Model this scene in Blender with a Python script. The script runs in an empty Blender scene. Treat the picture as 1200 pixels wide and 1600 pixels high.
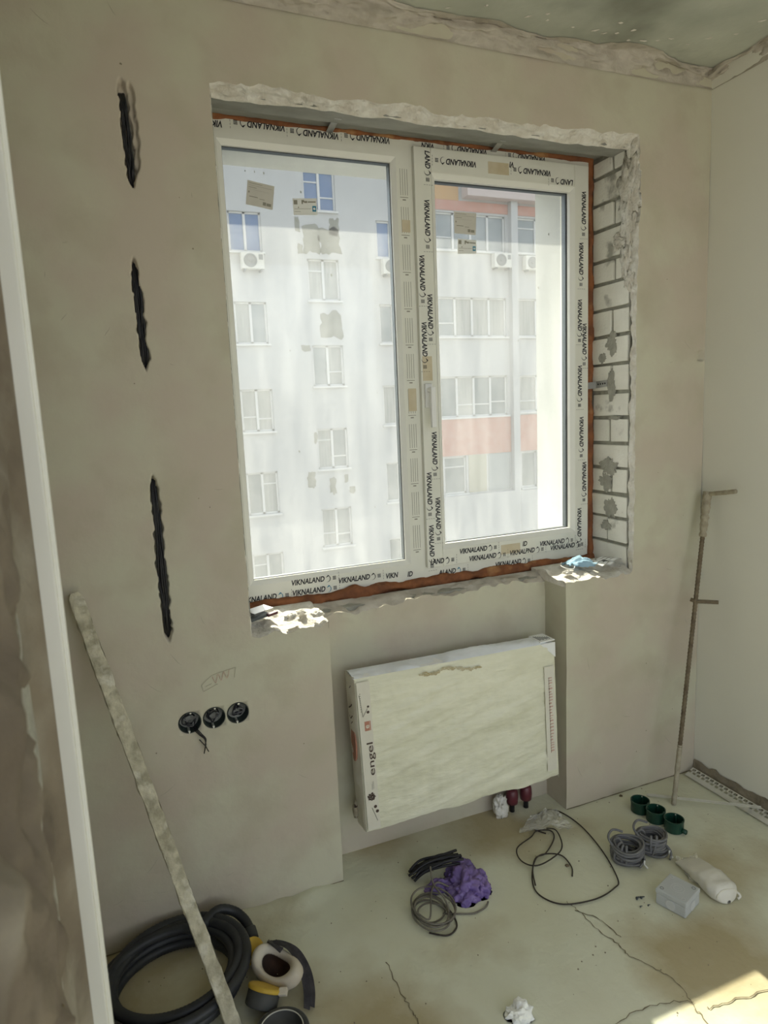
import bpy, bmesh, math, random
import numpy as np
from mathutils import Vector, Matrix, noise as mnoise

random.seed(7)
SC = bpy.context.scene
COL = SC.collection

# ------------------------------------------------------------------ camera, sky, sun, exposure
cam_d = bpy.data.cameras.new('camera')
cam = bpy.data.objects.new('camera', cam_d)
COL.objects.link(cam)
cam_d.sensor_fit = 'HORIZONTAL'
cam_d.sensor_width = 36.0
cam_d.lens = 1044.85 / 1200 * 36.0
cam_d.clip_start = 0.02
cam_d.dof.use_dof = True
cam_d.dof.focus_distance = 2.3
cam_d.dof.aperture_fstop = 8.5
RT = Vector((0.92399769, -0.37990683, -0.04357832))
UP = Vector((0.09730674, 0.1233836, 0.98757677))
FW = Vector((0.36981031, 0.91675912, -0.15097366))
cam.matrix_world = Matrix(((RT.x, UP.x, -FW.x, -0.0443), (RT.y, UP.y, -FW.y, -1.9617),
                           (RT.z, UP.z, -FW.z, 1.5594), (0, 0, 0, 1)))
SC.camera = cam

world = bpy.data.worlds.new('sky')
SC.world = world
world.use_nodes = True
wn = world.node_tree
wn.nodes.clear()
w_out = wn.nodes.new('ShaderNodeOutputWorld')
w_bg = wn.nodes.new('ShaderNodeBackground')
w_sky = wn.nodes.new('ShaderNodeTexSky')
w_sky.sky_type = 'NISHITA'
w_sky.sun_disc = False
w_sky.sun_elevation = math.radians(44.8)
w_sky.sun_rotation = 0.0
w_sky.air_density = 1.0
w_sky.dust_density = 2.5
w_bg.inputs['Strength'].default_value = 0.22
w_hs = wn.nodes.new('ShaderNodeHueSaturation')      # thin white haze over the blue
w_hs.inputs['Saturation'].default_value = 0.35
wn.links.new(w_sky.outputs[0], w_hs.inputs['Color'])
wn.links.new(w_hs.outputs[0], w_bg.inputs[0])
wn.links.new(w_bg.outputs[0], w_out.inputs[0])

sun_d = bpy.data.lights.new('sun', 'SUN')
sun_d.energy = 6.5
sun_d.angle = math.radians(0.6)
sun_d.color = (1.0, 0.92, 0.76)
sun = bpy.data.objects.new('sun', sun_d)
COL.objects.link(sun)
sun.rotation_euler = Vector((0.0, -1.0, -0.994)).to_track_quat('-Z', 'Y').to_euler()
sun.location = (1, 14, 16)

SC.view_settings.view_transform = 'Standard'
SC.view_settings.look = 'None'
SC.view_settings.gamma = 1.0
SC.view_settings.use_curve_mapping = False
SC.view_settings.exposure = 0.97
SC.cycles.transparent_max_bounces = 24
SC.cycles.max_bounces = 12
SC.cycles.diffuse_bounces = 6
SC.cycles.sample_clamp_indirect = 6.0
SC.cycles.use_denoising = True

# ------------------------------------------------------------------ noise
def _hash(ix, iy, s):
    h = (ix.astype(np.int64) * 374761393 + iy.astype(np.int64) * 668265263 + s * 974711) & 0x7fffffff
    h = ((h ^ (h >> 13)) * 1274126177) & 0x7fffffff
    return ((h ^ (h >> 16)) & 0xffff) / 65535.0

def vnoise(x, y, s=0):
    x = np.asarray(x, float); y = np.asarray(y, float)
    x, y = np.broadcast_arrays(x, y)
    ix = np.floor(x); iy = np.floor(y); fx = x - ix; fy = y - iy
    fx = fx * fx * (3 - 2 * fx); fy = fy * fy * (3 - 2 * fy)
    a = _hash(ix, iy, s); b = _hash(ix + 1, iy, s); c = _hash(ix, iy + 1, s); d = _hash(ix + 1, iy + 1, s)
    return (a + (b - a) * fx) * (1 - fy) + (c + (d - c) * fx) * fy - 0.5

def fbm(x, y, s=0, o=4):
    r = 0; a = 1.0; f = 1.0
    for k in range(o):
        r = r + a * vnoise(np.asarray(x) * f + 17.3 * k, np.asarray(y) * f - 9.1 * k, s + k)
        a *= 0.5; f *= 2.03
    return r

# ------------------------------------------------------------------ materials
def mat(name, c1, c2=None, rough=0.8, scale=4.0, bump=0.0, bscale=40.0, metal=0.0, spec=0.3,
        c3=None, s3=1.0, t3=(0.55, 0.62), detail=4.0, stretch=None, lo=0.35, hi=0.65, sheen=0.0):
    m = bpy.data.materials.new(name); m.use_nodes = True
    nt = m.node_tree; N = nt.nodes; L = nt.links
    b = N['Principled BSDF']
    b.inputs['Roughness'].default_value = rough
    b.inputs['Metallic'].default_value = metal
    b.inputs['Specular IOR Level'].default_value = spec
    b.inputs['Base Color'].default_value = (*c1, 1)
    if c2 is None and not bump:
        return m
    tc = N.new('ShaderNodeTexCoord')
    vec = tc.outputs['Object']
    if stretch:
        mp = N.new('ShaderNodeMapping'); mp.inputs['Scale'].default_value = stretch
        L.new(vec, mp.inputs[0]); vec = mp.outputs[0]
    if c2 is not None:
        n = N.new('ShaderNodeTexNoise'); n.inputs['Scale'].default_value = scale; n.inputs['Detail'].default_value = detail
        L.new(vec, n.inputs['Vector'])
        r = N.new('ShaderNodeValToRGB')
        r.color_ramp.elements[0].position = lo; r.color_ramp.elements[0].color = (*c1, 1)
        r.color_ramp.elements[1].position = hi; r.color_ramp.elements[1].color = (*c2, 1)
        L.new(n.outputs['Fac'], r.inputs[0])
        out = r.outputs[0]
        if c3 is not None:
            n3 = N.new('ShaderNodeTexNoise'); n3.inputs['Scale'].default_value = s3; n3.inputs['Detail'].default_value = 6
            mp3 = N.new('ShaderNodeMapping'); mp3.inputs['Location'].default_value = (3.1, 7.7, 1.3)
            L.new(vec, mp3.inputs[0]); L.new(mp3.outputs[0], n3.inputs['Vector'])
            r3 = N.new('ShaderNodeValToRGB')
            r3.color_ramp.elements[0].position = t3[0]; r3.color_ramp.elements[0].color = (0, 0, 0, 1)
            r3.color_ramp.elements[1].position = t3[1]; r3.color_ramp.elements[1].color = (1, 1, 1, 1)
            L.new(n3.outputs['Fac'], r3.inputs[0])
            mx = N.new('ShaderNodeMixRGB'); mx.inputs['Color2'].default_value = (*c3, 1)
            L.new(r3.outputs[0], mx.inputs['Fac']); L.new(out, mx.inputs['Color1'])
            out = mx.outputs[0]
        L.new(out, b.inputs['Base Color'])
    if bump:
        nb = N.new('ShaderNodeTexNoise'); nb.inputs['Scale'].default_value = bscale; nb.inputs['Detail'].default_value = 5
        L.new(vec, nb.inputs['Vector'])
        bp = N.new('ShaderNodeBump'); bp.inputs['Strength'].default_value = bump; bp.inputs['Distance'].default_value = 0.01
        L.new(nb.outputs['Fac'], bp.inputs['Height']); L.new(bp.outputs[0], b.inputs['Normal'])
    return m

M = {}
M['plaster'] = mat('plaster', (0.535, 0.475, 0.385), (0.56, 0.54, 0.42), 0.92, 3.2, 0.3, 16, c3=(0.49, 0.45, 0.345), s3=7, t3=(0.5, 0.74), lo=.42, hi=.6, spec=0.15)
M['plaster_right_lit'] = mat('plaster_right_lit', (0.76, 0.75, 0.67), (0.80, 0.79, 0.71), 0.9, 1.2, 0.12, 22, spec=0.15)  # lighter than the window wall's plaster: light from the left put into the colour
M['plaster_broken'] = mat('plaster_broken', (0.78, 0.76, 0.70), (0.64, 0.60, 0.52), 0.95, 26, 1.0, 55, spec=0.1)
M['plaster_rough'] = mat('plaster_rough', (0.56, 0.52, 0.45), (0.45, 0.41, 0.34), 0.95, 14, 0.5, 60, spec=0.1)
M['screed'] = mat('screed', (0.63, 0.625, 0.475), (0.69, 0.70, 0.56), 0.85, 3.2, 0.25, 45, c3=(0.44, 0.38, 0.235), s3=1.8, t3=(0.46, 0.62), spec=0.2)
M['bare_base'] = mat('bare_base', (0.30, 0.26, 0.19), (0.22, 0.19, 0.135), 0.95, 25, 0.5, 60)
M['crack'] = mat('crack', (0.20, 0.17, 0.11), rough=0.95)
M['concrete_ceiling'] = mat('concrete_ceiling', (0.38, 0.40, 0.335), (0.54, 0.56, 0.48), 0.8, 3.0, 0.2, 30, c3=(0.20, 0.205, 0.165), s3=2.2, t3=(0.52, 0.7))
M['concrete'] = mat('concrete', (0.33, 0.33, 0.30), (0.24, 0.24, 0.215), 0.9, 12, 0.4, 60, stretch=(0.5, 1, 1))
M['mortar_smear'] = mat('mortar_smear', (0.42, 0.41, 0.355), (0.33, 0.325, 0.28), 0.95, 30, 0.5, 90)
M['mortar'] = mat('mortar', (0.38, 0.375, 0.32), (0.30, 0.295, 0.25), 0.95, 30, 0.5, 120)
M['brick'] = mat('brick', (0.88, 0.87, 0.80), (0.80, 0.785, 0.71), 0.9, 9, 0.25, 110, c3=(0.40, 0.39, 0.34), s3=9, t3=(0.60, 0.68))
M['outer_render'] = mat('outer_render', (0.50, 0.51, 0.49), (0.47, 0.48, 0.46), 0.9, 6, 0.1, 80)
M['foam'] = mat('foam', (0.31, 0.118, 0.045), (0.18, 0.07, 0.033), 0.75, 18, 0.5, 70, c3=(0.45, 0.24, 0.10), s3=10, t3=(0.58, 0.7))
M['pvc'] = mat('pvc', (0.80, 0.80, 0.74), rough=0.32, spec=0.5)
M['film'] = mat('film', (0.74, 0.74, 0.66), (0.78, 0.78, 0.70), 0.4, 10, 0.03, 30, spec=0.4)
M['film_tan'] = mat('film_tan', (0.56, 0.48, 0.32), (0.62, 0.55, 0.40), 0.5, 20)
M['print_black'] = mat('print_black', (0.025, 0.025, 0.03), rough=0.5)
M['print_grey'] = mat('print_grey', (0.28, 0.27, 0.22), rough=0.5)
M['pencil'] = mat('pencil', (0.37, 0.345, 0.27), rough=0.9)
M['print_blue'] = mat('print_blue', (0.03, 0.22, 0.36), rough=0.5)
M['gasket'] = mat('gasket', (0.07, 0.08, 0.085), rough=0.5)
M['spacer'] = mat('spacer', (0.17, 0.19, 0.20), rough=0.4, metal=0.5)
M['handle'] = mat('handle', (0.82, 0.82, 0.80), rough=0.3, spec=0.5)
M['steel'] = mat('steel', (0.45, 0.45, 0.44), rough=0.4, metal=0.8)
M['paper_beige'] = mat('paper_beige', (0.64, 0.62, 0.56), (0.60, 0.58, 0.52), 0.7, 12)
M['paper_white'] = mat('paper_white', (0.80, 0.81, 0.78), rough=0.6)
M['white_trim'] = mat('white_trim', (0.68, 0.68, 0.61), (0.72, 0.72, 0.66), 0.45, 5, spec=0.4)
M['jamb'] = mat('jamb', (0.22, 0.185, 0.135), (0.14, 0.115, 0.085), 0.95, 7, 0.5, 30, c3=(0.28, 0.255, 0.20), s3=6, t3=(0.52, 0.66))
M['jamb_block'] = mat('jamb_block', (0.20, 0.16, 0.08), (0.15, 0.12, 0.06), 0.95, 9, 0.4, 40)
M['black_cable'] = mat('black_cable', (0.014, 0.014, 0.016), rough=0.45, spec=0.4)
M['brown_cable'] = mat('brown_cable', (0.045, 0.036, 0.028), rough=0.5)
M['grey_cable'] = mat('grey_cable', (0.145, 0.145, 0.15), (0.19, 0.19, 0.19), 0.5, 30)
M['drab_cable'] = mat('drab_cable', (0.20, 0.185, 0.15), (0.14, 0.125, 0.10), 0.5, 20)
M['slot_dark'] = mat('slot_dark', (0.05, 0.045, 0.038), (0.11, 0.10, 0.085), 0.95, 50, 0.5, 120)
M['socket_black'] = mat('socket_black', (0.018, 0.026, 0.022), rough=0.4, spec=0.5)
M['socket_green'] = mat('socket_green', (0.008, 0.045, 0.027), (0.010, 0.058, 0.036), 0.35, 12, spec=0.5)
M['screw'] = mat('screw', (0.75, 0.75, 0.70), rough=0.35, metal=0.6)
M['hose'] = mat('hose', (0.022, 0.024, 0.026), (0.032, 0.034, 0.036), 0.5, 14, spec=0.45)
M['rubber_white'] = mat('rubber_white', (0.62, 0.57, 0.46), (0.52, 0.46, 0.36), 0.6, 16)
M['yellow'] = mat('yellow', (0.62, 0.42, 0.06), (0.52, 0.34, 0.05), 0.5, 20)
M['cartridge'] = mat('cartridge', (0.05, 0.053, 0.05), (0.075, 0.075, 0.07), 0.6, 15)
M['mask_inner'] = mat('mask_inner', (0.035, 0.022, 0.016), (0.08, 0.04, 0.022), 0.7, 20)
M['strap'] = mat('strap', (0.03, 0.028, 0.032), (0.055, 0.05, 0.055), 0.7, 60)
M['lath'] = mat('lath', (0.62, 0.58, 0.44), (0.37, 0.34, 0.245), 0.95, 30, 0.7, 70, c3=(0.66, 0.63, 0.52), s3=18, t3=(0.52, 0.62))
M['radiator_white'] = mat('radiator_white', (0.82, 0.83, 0.82), rough=0.3, spec=0.5)
M['card'] = mat('card', (0.74, 0.72, 0.62), (0.69, 0.66, 0.56), 0.6, 6, 0.1, 40)
M['wrap'] = mat('wrap', (0.80, 0.79, 0.635), (0.70, 0.69, 0.53), 0.42, 7, 0.4, 22, stretch=(1, 1, 3.2), spec=0.45)
M['wrap_top'] = mat('wrap_top', (0.80, 0.83, 0.86), (0.70, 0.73, 0.76), 0.35, 9, 0.2, 30, spec=0.5)
M['print_brown'] = mat('print_brown', (0.075, 0.05, 0.04), rough=0.5)
M['print_orange'] = mat('print_orange', (0.44, 0.205, 0.14), rough=0.5)
M['print_rose'] = mat('print_rose', (0.60, 0.40, 0.33), rough=0.6)
M['stain'] = mat('stain', (0.40, 0.33, 0.17), (0.52, 0.47, 0.33), 0.8, 30)
M['maroon'] = mat('maroon', (0.13, 0.025, 0.035), (0.08, 0.018, 0.025), 0.4, 12, spec=0.5)
M['purple'] = mat('purple', (0.145, 0.095, 0.28), (0.22, 0.15, 0.38), 0.4, 10, 0.2, 60, spec=0.5)
M['rust'] = mat('rust', (0.13, 0.10, 0.065), (0.21, 0.17, 0.11), 0.85, 40, 0.5, 120)
M['crust'] = mat('crust', (0.44, 0.40, 0.30), (0.33, 0.29, 0.21), 0.95, 40, 0.5, 100)
M['galv'] = mat('galv', (0.66, 0.65, 0.58), (0.58, 0.57, 0.50), 0.45, 20, metal=0.2)
M['box_grey'] = mat('box_grey', (0.50, 0.52, 0.52), (0.46, 0.48, 0.48), 0.5, 8)
M['box_knock'] = mat('box_knock', (0.56, 0.57, 0.56), rough=0.5)
M['bag_white'] = mat('bag_white', (0.74, 0.72, 0.65), (0.66, 0.64, 0.57), 0.4, 14, 0.2, 40, spec=0.5)
M['mask_blue'] = mat('mask_blue', (0.30, 0.48, 0.62), (0.36, 0.54, 0.66), 0.8, 20)
M['facade'] = mat('facade', (0.47, 0.475, 0.475), (0.44, 0.445, 0.445), 0.9, 0.8)
M['facade_pink'] = mat('facade_pink', (0.46, 0.25, 0.205), (0.48, 0.30, 0.25), 0.9, 3)
M['facade_orange'] = mat('facade_orange', (0.47, 0.31, 0.17), rough=0.9)
M['facade_blush'] = mat('facade_blush', (0.52, 0.45, 0.43), rough=0.9)
M['facade_bare'] = mat('facade_bare', (0.21, 0.21, 0.175), (0.27, 0.27, 0.23), 0.95, 2.5)
M['far_pane'] = mat('far_pane', (0.19, 0.215, 0.22), (0.26, 0.28, 0.28), 0.15, 1.5, spec=0.6)
M['far_pane_sky'] = mat('far_pane_sky', (0.08, 0.14, 0.27), (0.12, 0.18, 0.31), 0.12, 1.2, spec=0.7)  # sky reflection of the upper windows painted into the pane colour
M['far_curtain'] = mat('far_curtain', (0.32, 0.33, 0.31), (0.39, 0.39, 0.37), 0.7, 2.5, stretch=(6, 1, 0.4))
M['far_frame'] = mat('far_frame', (0.58, 0.585, 0.58), rough=0.5)
M['far_beige'] = mat('far_beige', (0.40, 0.385, 0.31), rough=0.8)
M['far_grey'] = mat('far_grey', (0.33, 0.35, 0.35), rough=0.8)
M['ac_dark'] = mat('ac_dark', (0.22, 0.23, 0.23), rough=0.6)
M['ac_white'] = mat('ac_white', (0.60, 0.60, 0.56), rough=0.5)
M['yard'] = mat('yard', (0.42, 0.41, 0.38), (0.34, 0.33, 0.31), 0.9, 0.5)

def glass_mat(name, dust, clear=(0.965, 0.975, 0.97)):
    """Window glass: mostly see-through, a thin film of dust that scatters the light falling on it, a weak mirror."""
    m = bpy.data.materials.new(name); m.use_nodes = True
    nt = m.node_tree; N = nt.nodes; L = nt.links
    N.clear()
    out = N.new('ShaderNodeOutputMaterial')
    tr = N.new('ShaderNodeBsdfTransparent'); tr.inputs[0].default_value = (*clear, 1)
    gl = N.new('ShaderNodeBsdfGlossy'); gl.inputs['Roughness'].default_value = 0.03
    fr = N.new('ShaderNodeFresnel'); fr.inputs[0].default_value = 1.25
    mx = N.new('ShaderNodeMixShader')
    L.new(fr.outputs[0], mx.inputs[0]); L.new(tr.outputs[0], mx.inputs[1]); L.new(gl.outputs[0], mx.inputs[2])
    last = mx.outputs[0]
    if dust > 0:
        tl = N.new('ShaderNodeBsdfTranslucent'); tl.inputs[0].default_value = (0.93, 0.95, 0.95, 1)
        df = N.new('ShaderNodeBsdfDiffuse'); df.inputs[0].default_value = (0.8, 0.8, 0.78, 1)
        md = N.new('ShaderNodeMixShader'); md.inputs[0].default_value = 0.2
        L.new(tl.outputs[0], md.inputs[1]); L.new(df.outputs[0], md.inputs[2])
        tc = N.new('ShaderNodeTexCoord')
        mp = N.new('ShaderNodeMapping'); mp.inputs['Scale'].default_value = (6, 6, 1.0)
        n1 = N.new('ShaderNodeTexNoise'); n1.inputs['Scale'].default_value = 3; n1.inputs['Detail'].default_value = 6
        L.new(tc.outputs['Object'], mp.inputs[0]); L.new(mp.outputs[0], n1.inputs['Vector'])
        n2 = N.new('ShaderNodeTexNoise'); n2.inputs['Scale'].default_value = 60; n2.inputs['Detail'].default_value = 3
        L.new(tc.outputs['Object'], n2.inputs['Vector'])
        ad = N.new('ShaderNodeMath'); ad.operation = 'MULTIPLY_ADD'; ad.inputs[1].default_value = 0.35
        L.new(n2.outputs['Fac'], ad.inputs[0]); L.new(n1.outputs['Fac'], ad.inputs[2])
        mr = N.new('ShaderNodeMapRange')
        mr.inputs['From Min'].default_value = 0.4; mr.inputs['From Max'].default_value = 0.95
        mr.inputs['To Min'].default_value = dust * 0.65; mr.inputs['To Max'].default_value = dust * 1.5
        L.new(ad.outputs[0], mr.inputs['Value'])
        m2 = N.new('ShaderNodeMixShader')
        L.new(mr.outputs[0], m2.inputs[0]); L.new(last, m2.inputs[1]); L.new(md.outputs[0], m2.inputs[2])
        last = m2.outputs[0]
    L.new(last, out.inputs[0])
    return m
M['glass'] = glass_mat('glass', 0.0)
M['glass_dusty'] = glass_mat('glass_dusty', 0.064)

def film_mat(name, col, alpha):
    """Thin crumpled plastic film, partly see-through."""
    m = bpy.data.materials.new(name); m.use_nodes = True
    nt = m.node_tree; N = nt.nodes; L = nt.links
    b = N['Principled BSDF']
    b.inputs['Base Color'].default_value = (*col, 1)
    b.inputs['Roughness'].default_value = 0.3
    b.inputs['Alpha'].default_value = alpha
    return m
M['clear_film'] = film_mat('clear_film', (0.78, 0.77, 0.70), 0.45)

# ------------------------------------------------------------------ mesh helpers
def root_loc(p):
    v = Vector((0, 0, 0))
    while p is not None:
        v += p.location; p = p.parent
    return v

class MB:
    def __init__(s):
        s.v = []; s.f = []
    def add(s, vs, fs):
        b = len(s.v)
        s.v.extend([tuple(float(c) for c in p) for p in vs])
        s.f.extend([tuple(b + i for i in q) for q in fs])
        return s
    def box(s, x0, x1, y0, y1, z0, z1, rot=None, jit=0.0):
        vs = [(x, y, z) for z in (z0, z1) for y in (y0, y1) for x in (x0, x1)]
        if jit:
            vs = [tuple(c + random.uniform(-jit, jit) for c in p) for p in vs]
        if rot:
            c, m = rot
            vs = [tuple(Vector(c) + m @ (Vector(p) - Vector(c))) for p in vs]
        return s.add(vs, [(0, 2, 3, 1), (4, 5, 7, 6), (0, 1, 5, 4), (2, 6, 7, 3), (0, 4, 6, 2), (1, 3, 7, 5)])
    def obox(s, c, u, v, w):
        """box by centre and three half vectors"""
        c, u, v, w = map(Vector, (c, u, v, w))
        vs = [c + u * a + v * b + w * d for d in (-1, 1) for b in (-1, 1) for a in (-1, 1)]
        return s.add(vs, [(0, 2, 3, 1), (4, 5, 7, 6), (0, 1, 5, 4), (2, 6, 7, 3), (0, 4, 6, 2), (1, 3, 7, 5)])
    def tube(s, pts, r, n=8, closed=False, caps=True):
        pts = [Vector(p) for p in pts]
        m = len(pts)
        rs = r if isinstance(r, (list, tuple)) else [r] * m
        nrm = None; rings = []
        for i in range(m):
            if closed:
                t = pts[(i + 1) % m] - pts[i - 1]
            else:
                t = pts[min(i + 1, m - 1)] - pts[max(i - 1, 0)]
            if t.length < 1e-9: t = Vector((0, 0, 1))
            t.normalize()
            if nrm is None:
                a = Vector((0, 0, 1)) if abs(t.z) < 0.9 else Vector((1, 0, 0))
                nrm = t.cross(a).normalized()
            else:
                nrm = nrm - t * nrm.dot(t)
                if nrm.length < 1e-6: nrm = t.orthogonal()
                nrm.normalize()
            b = t.cross(nrm)
            rings.append([pts[i] + (nrm * math.cos(2 * math.pi * k / n) + b * math.sin(2 * math.pi * k / n)) * rs[i] for k in range(n)])
        vs = [p for rg in rings for p in rg]; fs = []
        for i in range(m if closed else m - 1):
            j = (i + 1) % m
            for k in range(n):
                l = (k + 1) % n
                fs.append((i * n + k, i * n + l, j * n + l, j * n + k))
        if caps and not closed:
            fs.append(tuple(range(n - 1, -1, -1))); fs.append(tuple((m - 1) * n + k for k in range(n)))
        return s.add(vs, fs)
    def lathe(s, prof, c=(0, 0, 0), axis=(0, 0, 1), n=24):
        ax = Vector(axis).normalized(); u = ax.orthogonal().normalized(); w = ax.cross(u); c = Vector(c)
        vs = []; fs = []
        for (r, h) in prof:
            for k in range(n):
                a = 2 * math.pi * k / n
                vs.append(c + ax * h + (u * math.cos(a) + w * math.sin(a)) * r)
        for i in range(len(prof) - 1):
            for k in range(n):
                l = (k + 1) % n
                fs.append((i * n + k, i * n + l, (i + 1) * n + l, (i + 1) * n + k))
        fs.append(tuple(range(n - 1, -1, -1)))
        fs.append(tuple((len(prof) - 1) * n + k for k in range(n)))
        return s.add(vs, fs)
    def grid(s, P, keep=None):
        n, m = P.shape[:2]
        fs = [(i * m + j, i * m + j + 1, (i + 1) * m + j + 1, (i + 1) * m + j) for i in range(n - 1) for j in range(m - 1)
              if keep is None or keep[i, j]]
        return s.add(P.reshape(-1, 3), fs)
    def poly(s, pts2, y0, y1):
        """irregular outline (x,z) with thickness in y"""
        n = len(pts2)
        vs = [(x, y0, z) for x, z in pts2] + [(x, y1, z) for x, z in pts2]
        fs = [tuple(range(n)), tuple(range(2 * n - 1, n - 1, -1))] + [(i, n + i, n + (i + 1) % n, (i + 1) % n) for i in range(n)]
        return s.add(vs, fs)
    def build(s, name, m, parent=None, smooth=False, label=None, kind=None, bevel=0.0, base=None):
        off = root_loc(parent) if base is None else Vector(base)
        me = bpy.data.meshes.new(name)
        me.from_pydata([(p[0] - off.x, p[1] - off.y, p[2] - off.z) for p in s.v], [], s.f)
        me.validate()
        bm = bmesh.new(); bm.from_mesh(me)
        bmesh.ops.recalc_face_normals(bm, faces=bm.faces)
        if bevel:
            bmesh.ops.bevel(bm, geom=list(bm.edges), offset=bevel, segments=2, affect='EDGES', profile=0.6)
        bm.to_mesh(me); bm.free()
        if smooth:
            me.polygons.foreach_set('use_smooth', [True] * len(me.polygons))
        me.materials.append(m)
        o = bpy.data.objects.new(name, me); COL.objects.link(o)
        o.parent = parent
        if base is not None and parent is None: o.location = off
        if label: o['label'] = label
        if kind: o['kind'] = kind
        return o

def tag(o, label, cat, group=None, kind=None):
    o['label'] = label; o['category'] = cat
    if group: o['group'] = group
    if kind: o['kind'] = kind
    return o
def thing(name, label, cat, loc=(0, 0, 0), group=None):
    o = bpy.data.objects.new(name, None); COL.objects.link(o)
    o.location = loc; o.empty_display_size = 0.05
    return tag(o, label, cat, group)
def struct(name, label, cat, loc=(0, 0, 0)):
    o = thing(name, label, cat, loc); o['kind'] = 'structure'
    return o
def copy_tree(o, parent=None, dloc=None):
    c = o.copy(); COL.objects.link(c); c.parent = parent
    if dloc is not None: c.location = o.location + Vector(dloc)
    for ch in list(o.children): copy_tree(ch, c)
    return c

def smooth_path(pts, k=8, closed=False):
    """Catmull-Rom through points"""
    P = [Vector(p) for p in pts]; n = len(P); out = []
    for i in range(n if closed else n - 1):
        if closed:
            a, b, c, d = P[i - 1], P[i], P[(i + 1) % n], P[(i + 2) % n]
        else:
            a, b, c, d = P[max(i - 1, 0)], P[i], P[i + 1], P[min(i + 2, n - 1)]
        for j in range(k):
            t = j / k
            out.append(0.5 * ((2 * b) + (c - a) * t + (2 * a - 5 * b + 4 * c - d) * t * t + (3 * b - a - 3 * c + d) * t ** 3))
    if not closed: out.append(P[-1])
    return out

def lumpy_strip(A, B, rows, amp, nrm, seed=0, fr=30.0, bulge=0.0):
    """sheet between two curves, roughened along nrm"""
    A = np.array(A, float); B = np.array(B, float); n = len(A)
    t = np.linspace(0, 1, rows)
    P = A[None] * (1 - t)[:, None, None] + B[None] * t[:, None, None]
    s = np.concatenate([[0], np.cumsum(np.linalg.norm(np.diff((A + B) / 2, axis=0), axis=1))])
    w = np.linalg.norm((B - A), axis=1).mean()
    nz = fbm(s[None] * fr, (t * w)[:, None] * fr, seed, 4)
    env = np.sin(np.pi * np.clip(t, 0, 1))[:, None] ** 0.6
    return P + ((nz * amp + bulge) * env)[..., None] * np.array(nrm, float)

def crumple(center, size, seed, amp=0.35, fr=2.2, flat=0.0, sub=4, ridge=True):
    """crumpled lump: an icosphere pushed in and out, its underside flattened"""
    bm = bmesh.new(); bmesh.ops.create_icosphere(bm, subdivisions=sub, radius=1.0)
    for v in bm.verts:
        p = v.co.copy() * fr + Vector((seed * 3.1, seed * 1.7, seed * 0.9))
        a = mnoise.fractal(p, 0.9, 2.1, 4)
        if ridge: a = 0.5 - abs(a) * 1.6 + 0.35 * mnoise.noise(p * 0.6)
        v.co *= 1 + amp * a
    vs = []
    for v in bm.verts:
        z = max(v.co.z, flat)
        vs.append((center[0] + v.co.x * size[0], center[1] + v.co.y * size[1], center[2] + z * size[2]))
    fs = [tuple(v.index for v in f.verts) for f in bm.faces]
    bm.free()
    return vs, fs

_tc = {}
def text_geo(body, bold=0.012, shear=0.0, size=1.0):
    key = (body, bold, shear)
    if key not in _tc:
        cu = bpy.data.curves.new('letters', 'FONT'); cu.body = body; cu.size = 1.0; cu.shear = shear; cu.offset = bold
        cu.resolution_u = 3; cu.fill_mode = 'FRONT'
        ob = bpy.data.objects.new('letters', cu); COL.objects.link(ob)
        dg = bpy.context.evaluated_depsgraph_get(); dg.update()
        me = bpy.data.meshes.new_from_object(ob.evaluated_get(dg))
        _tc[key] = ([tuple(v.co) for v in me.vertices], [tuple(p.vertices) for p in me.polygons])
        bpy.data.meshes.remove(me); bpy.data.objects.remove(ob); bpy.data.curves.remove(cu)
    return _tc[key]

# ================================================================== ROOM SHELL
XL, XR = -1.0, 2.105           # the room runs on to the left, behind the partition
YB = -2.85                     # no wall modelled behind the viewer, left open so skylight brightens the room
H = 2.715                      # ceiling

# ---- floor
fl = MB()
fx = np.concatenate([np.linspace(XL - .05, XR + .05, 130)]); fy = np.concatenate([np.linspace(YB, -1.2, 24)[:-1], np.linspace(-1.2, 0.16, 70)])
GX, GY = np.meshgrid(fx, fy)
GZ = fbm(GX * 2.2, GY * 2.2, 5, 3) * 0.002
ridge = np.exp(-((GY + 0.015) / 0.035) ** 2) * np.clip((GX + 0.05) / .2, 0, 1) * np.clip((0.53 - GX) / .1, 0, 1)
GZ = np.minimum(GZ, 0.001) + ridge * (0.012 + 0.022 * fbm(GX * 14, GY * 14, 9, 3))
fl.grid(np.stack([GX, GY, GZ], -1))
floor = fl.build('floor', M['screed'], smooth=True)
tag(floor, 'olive beige cement screed floor with thin cracks', 'floor', kind='structure')
sub = MB().box(XL - .2, XR + .2, YB, 0.53, -0.25, -0.012).build('slab', M['concrete'], floor)

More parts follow.
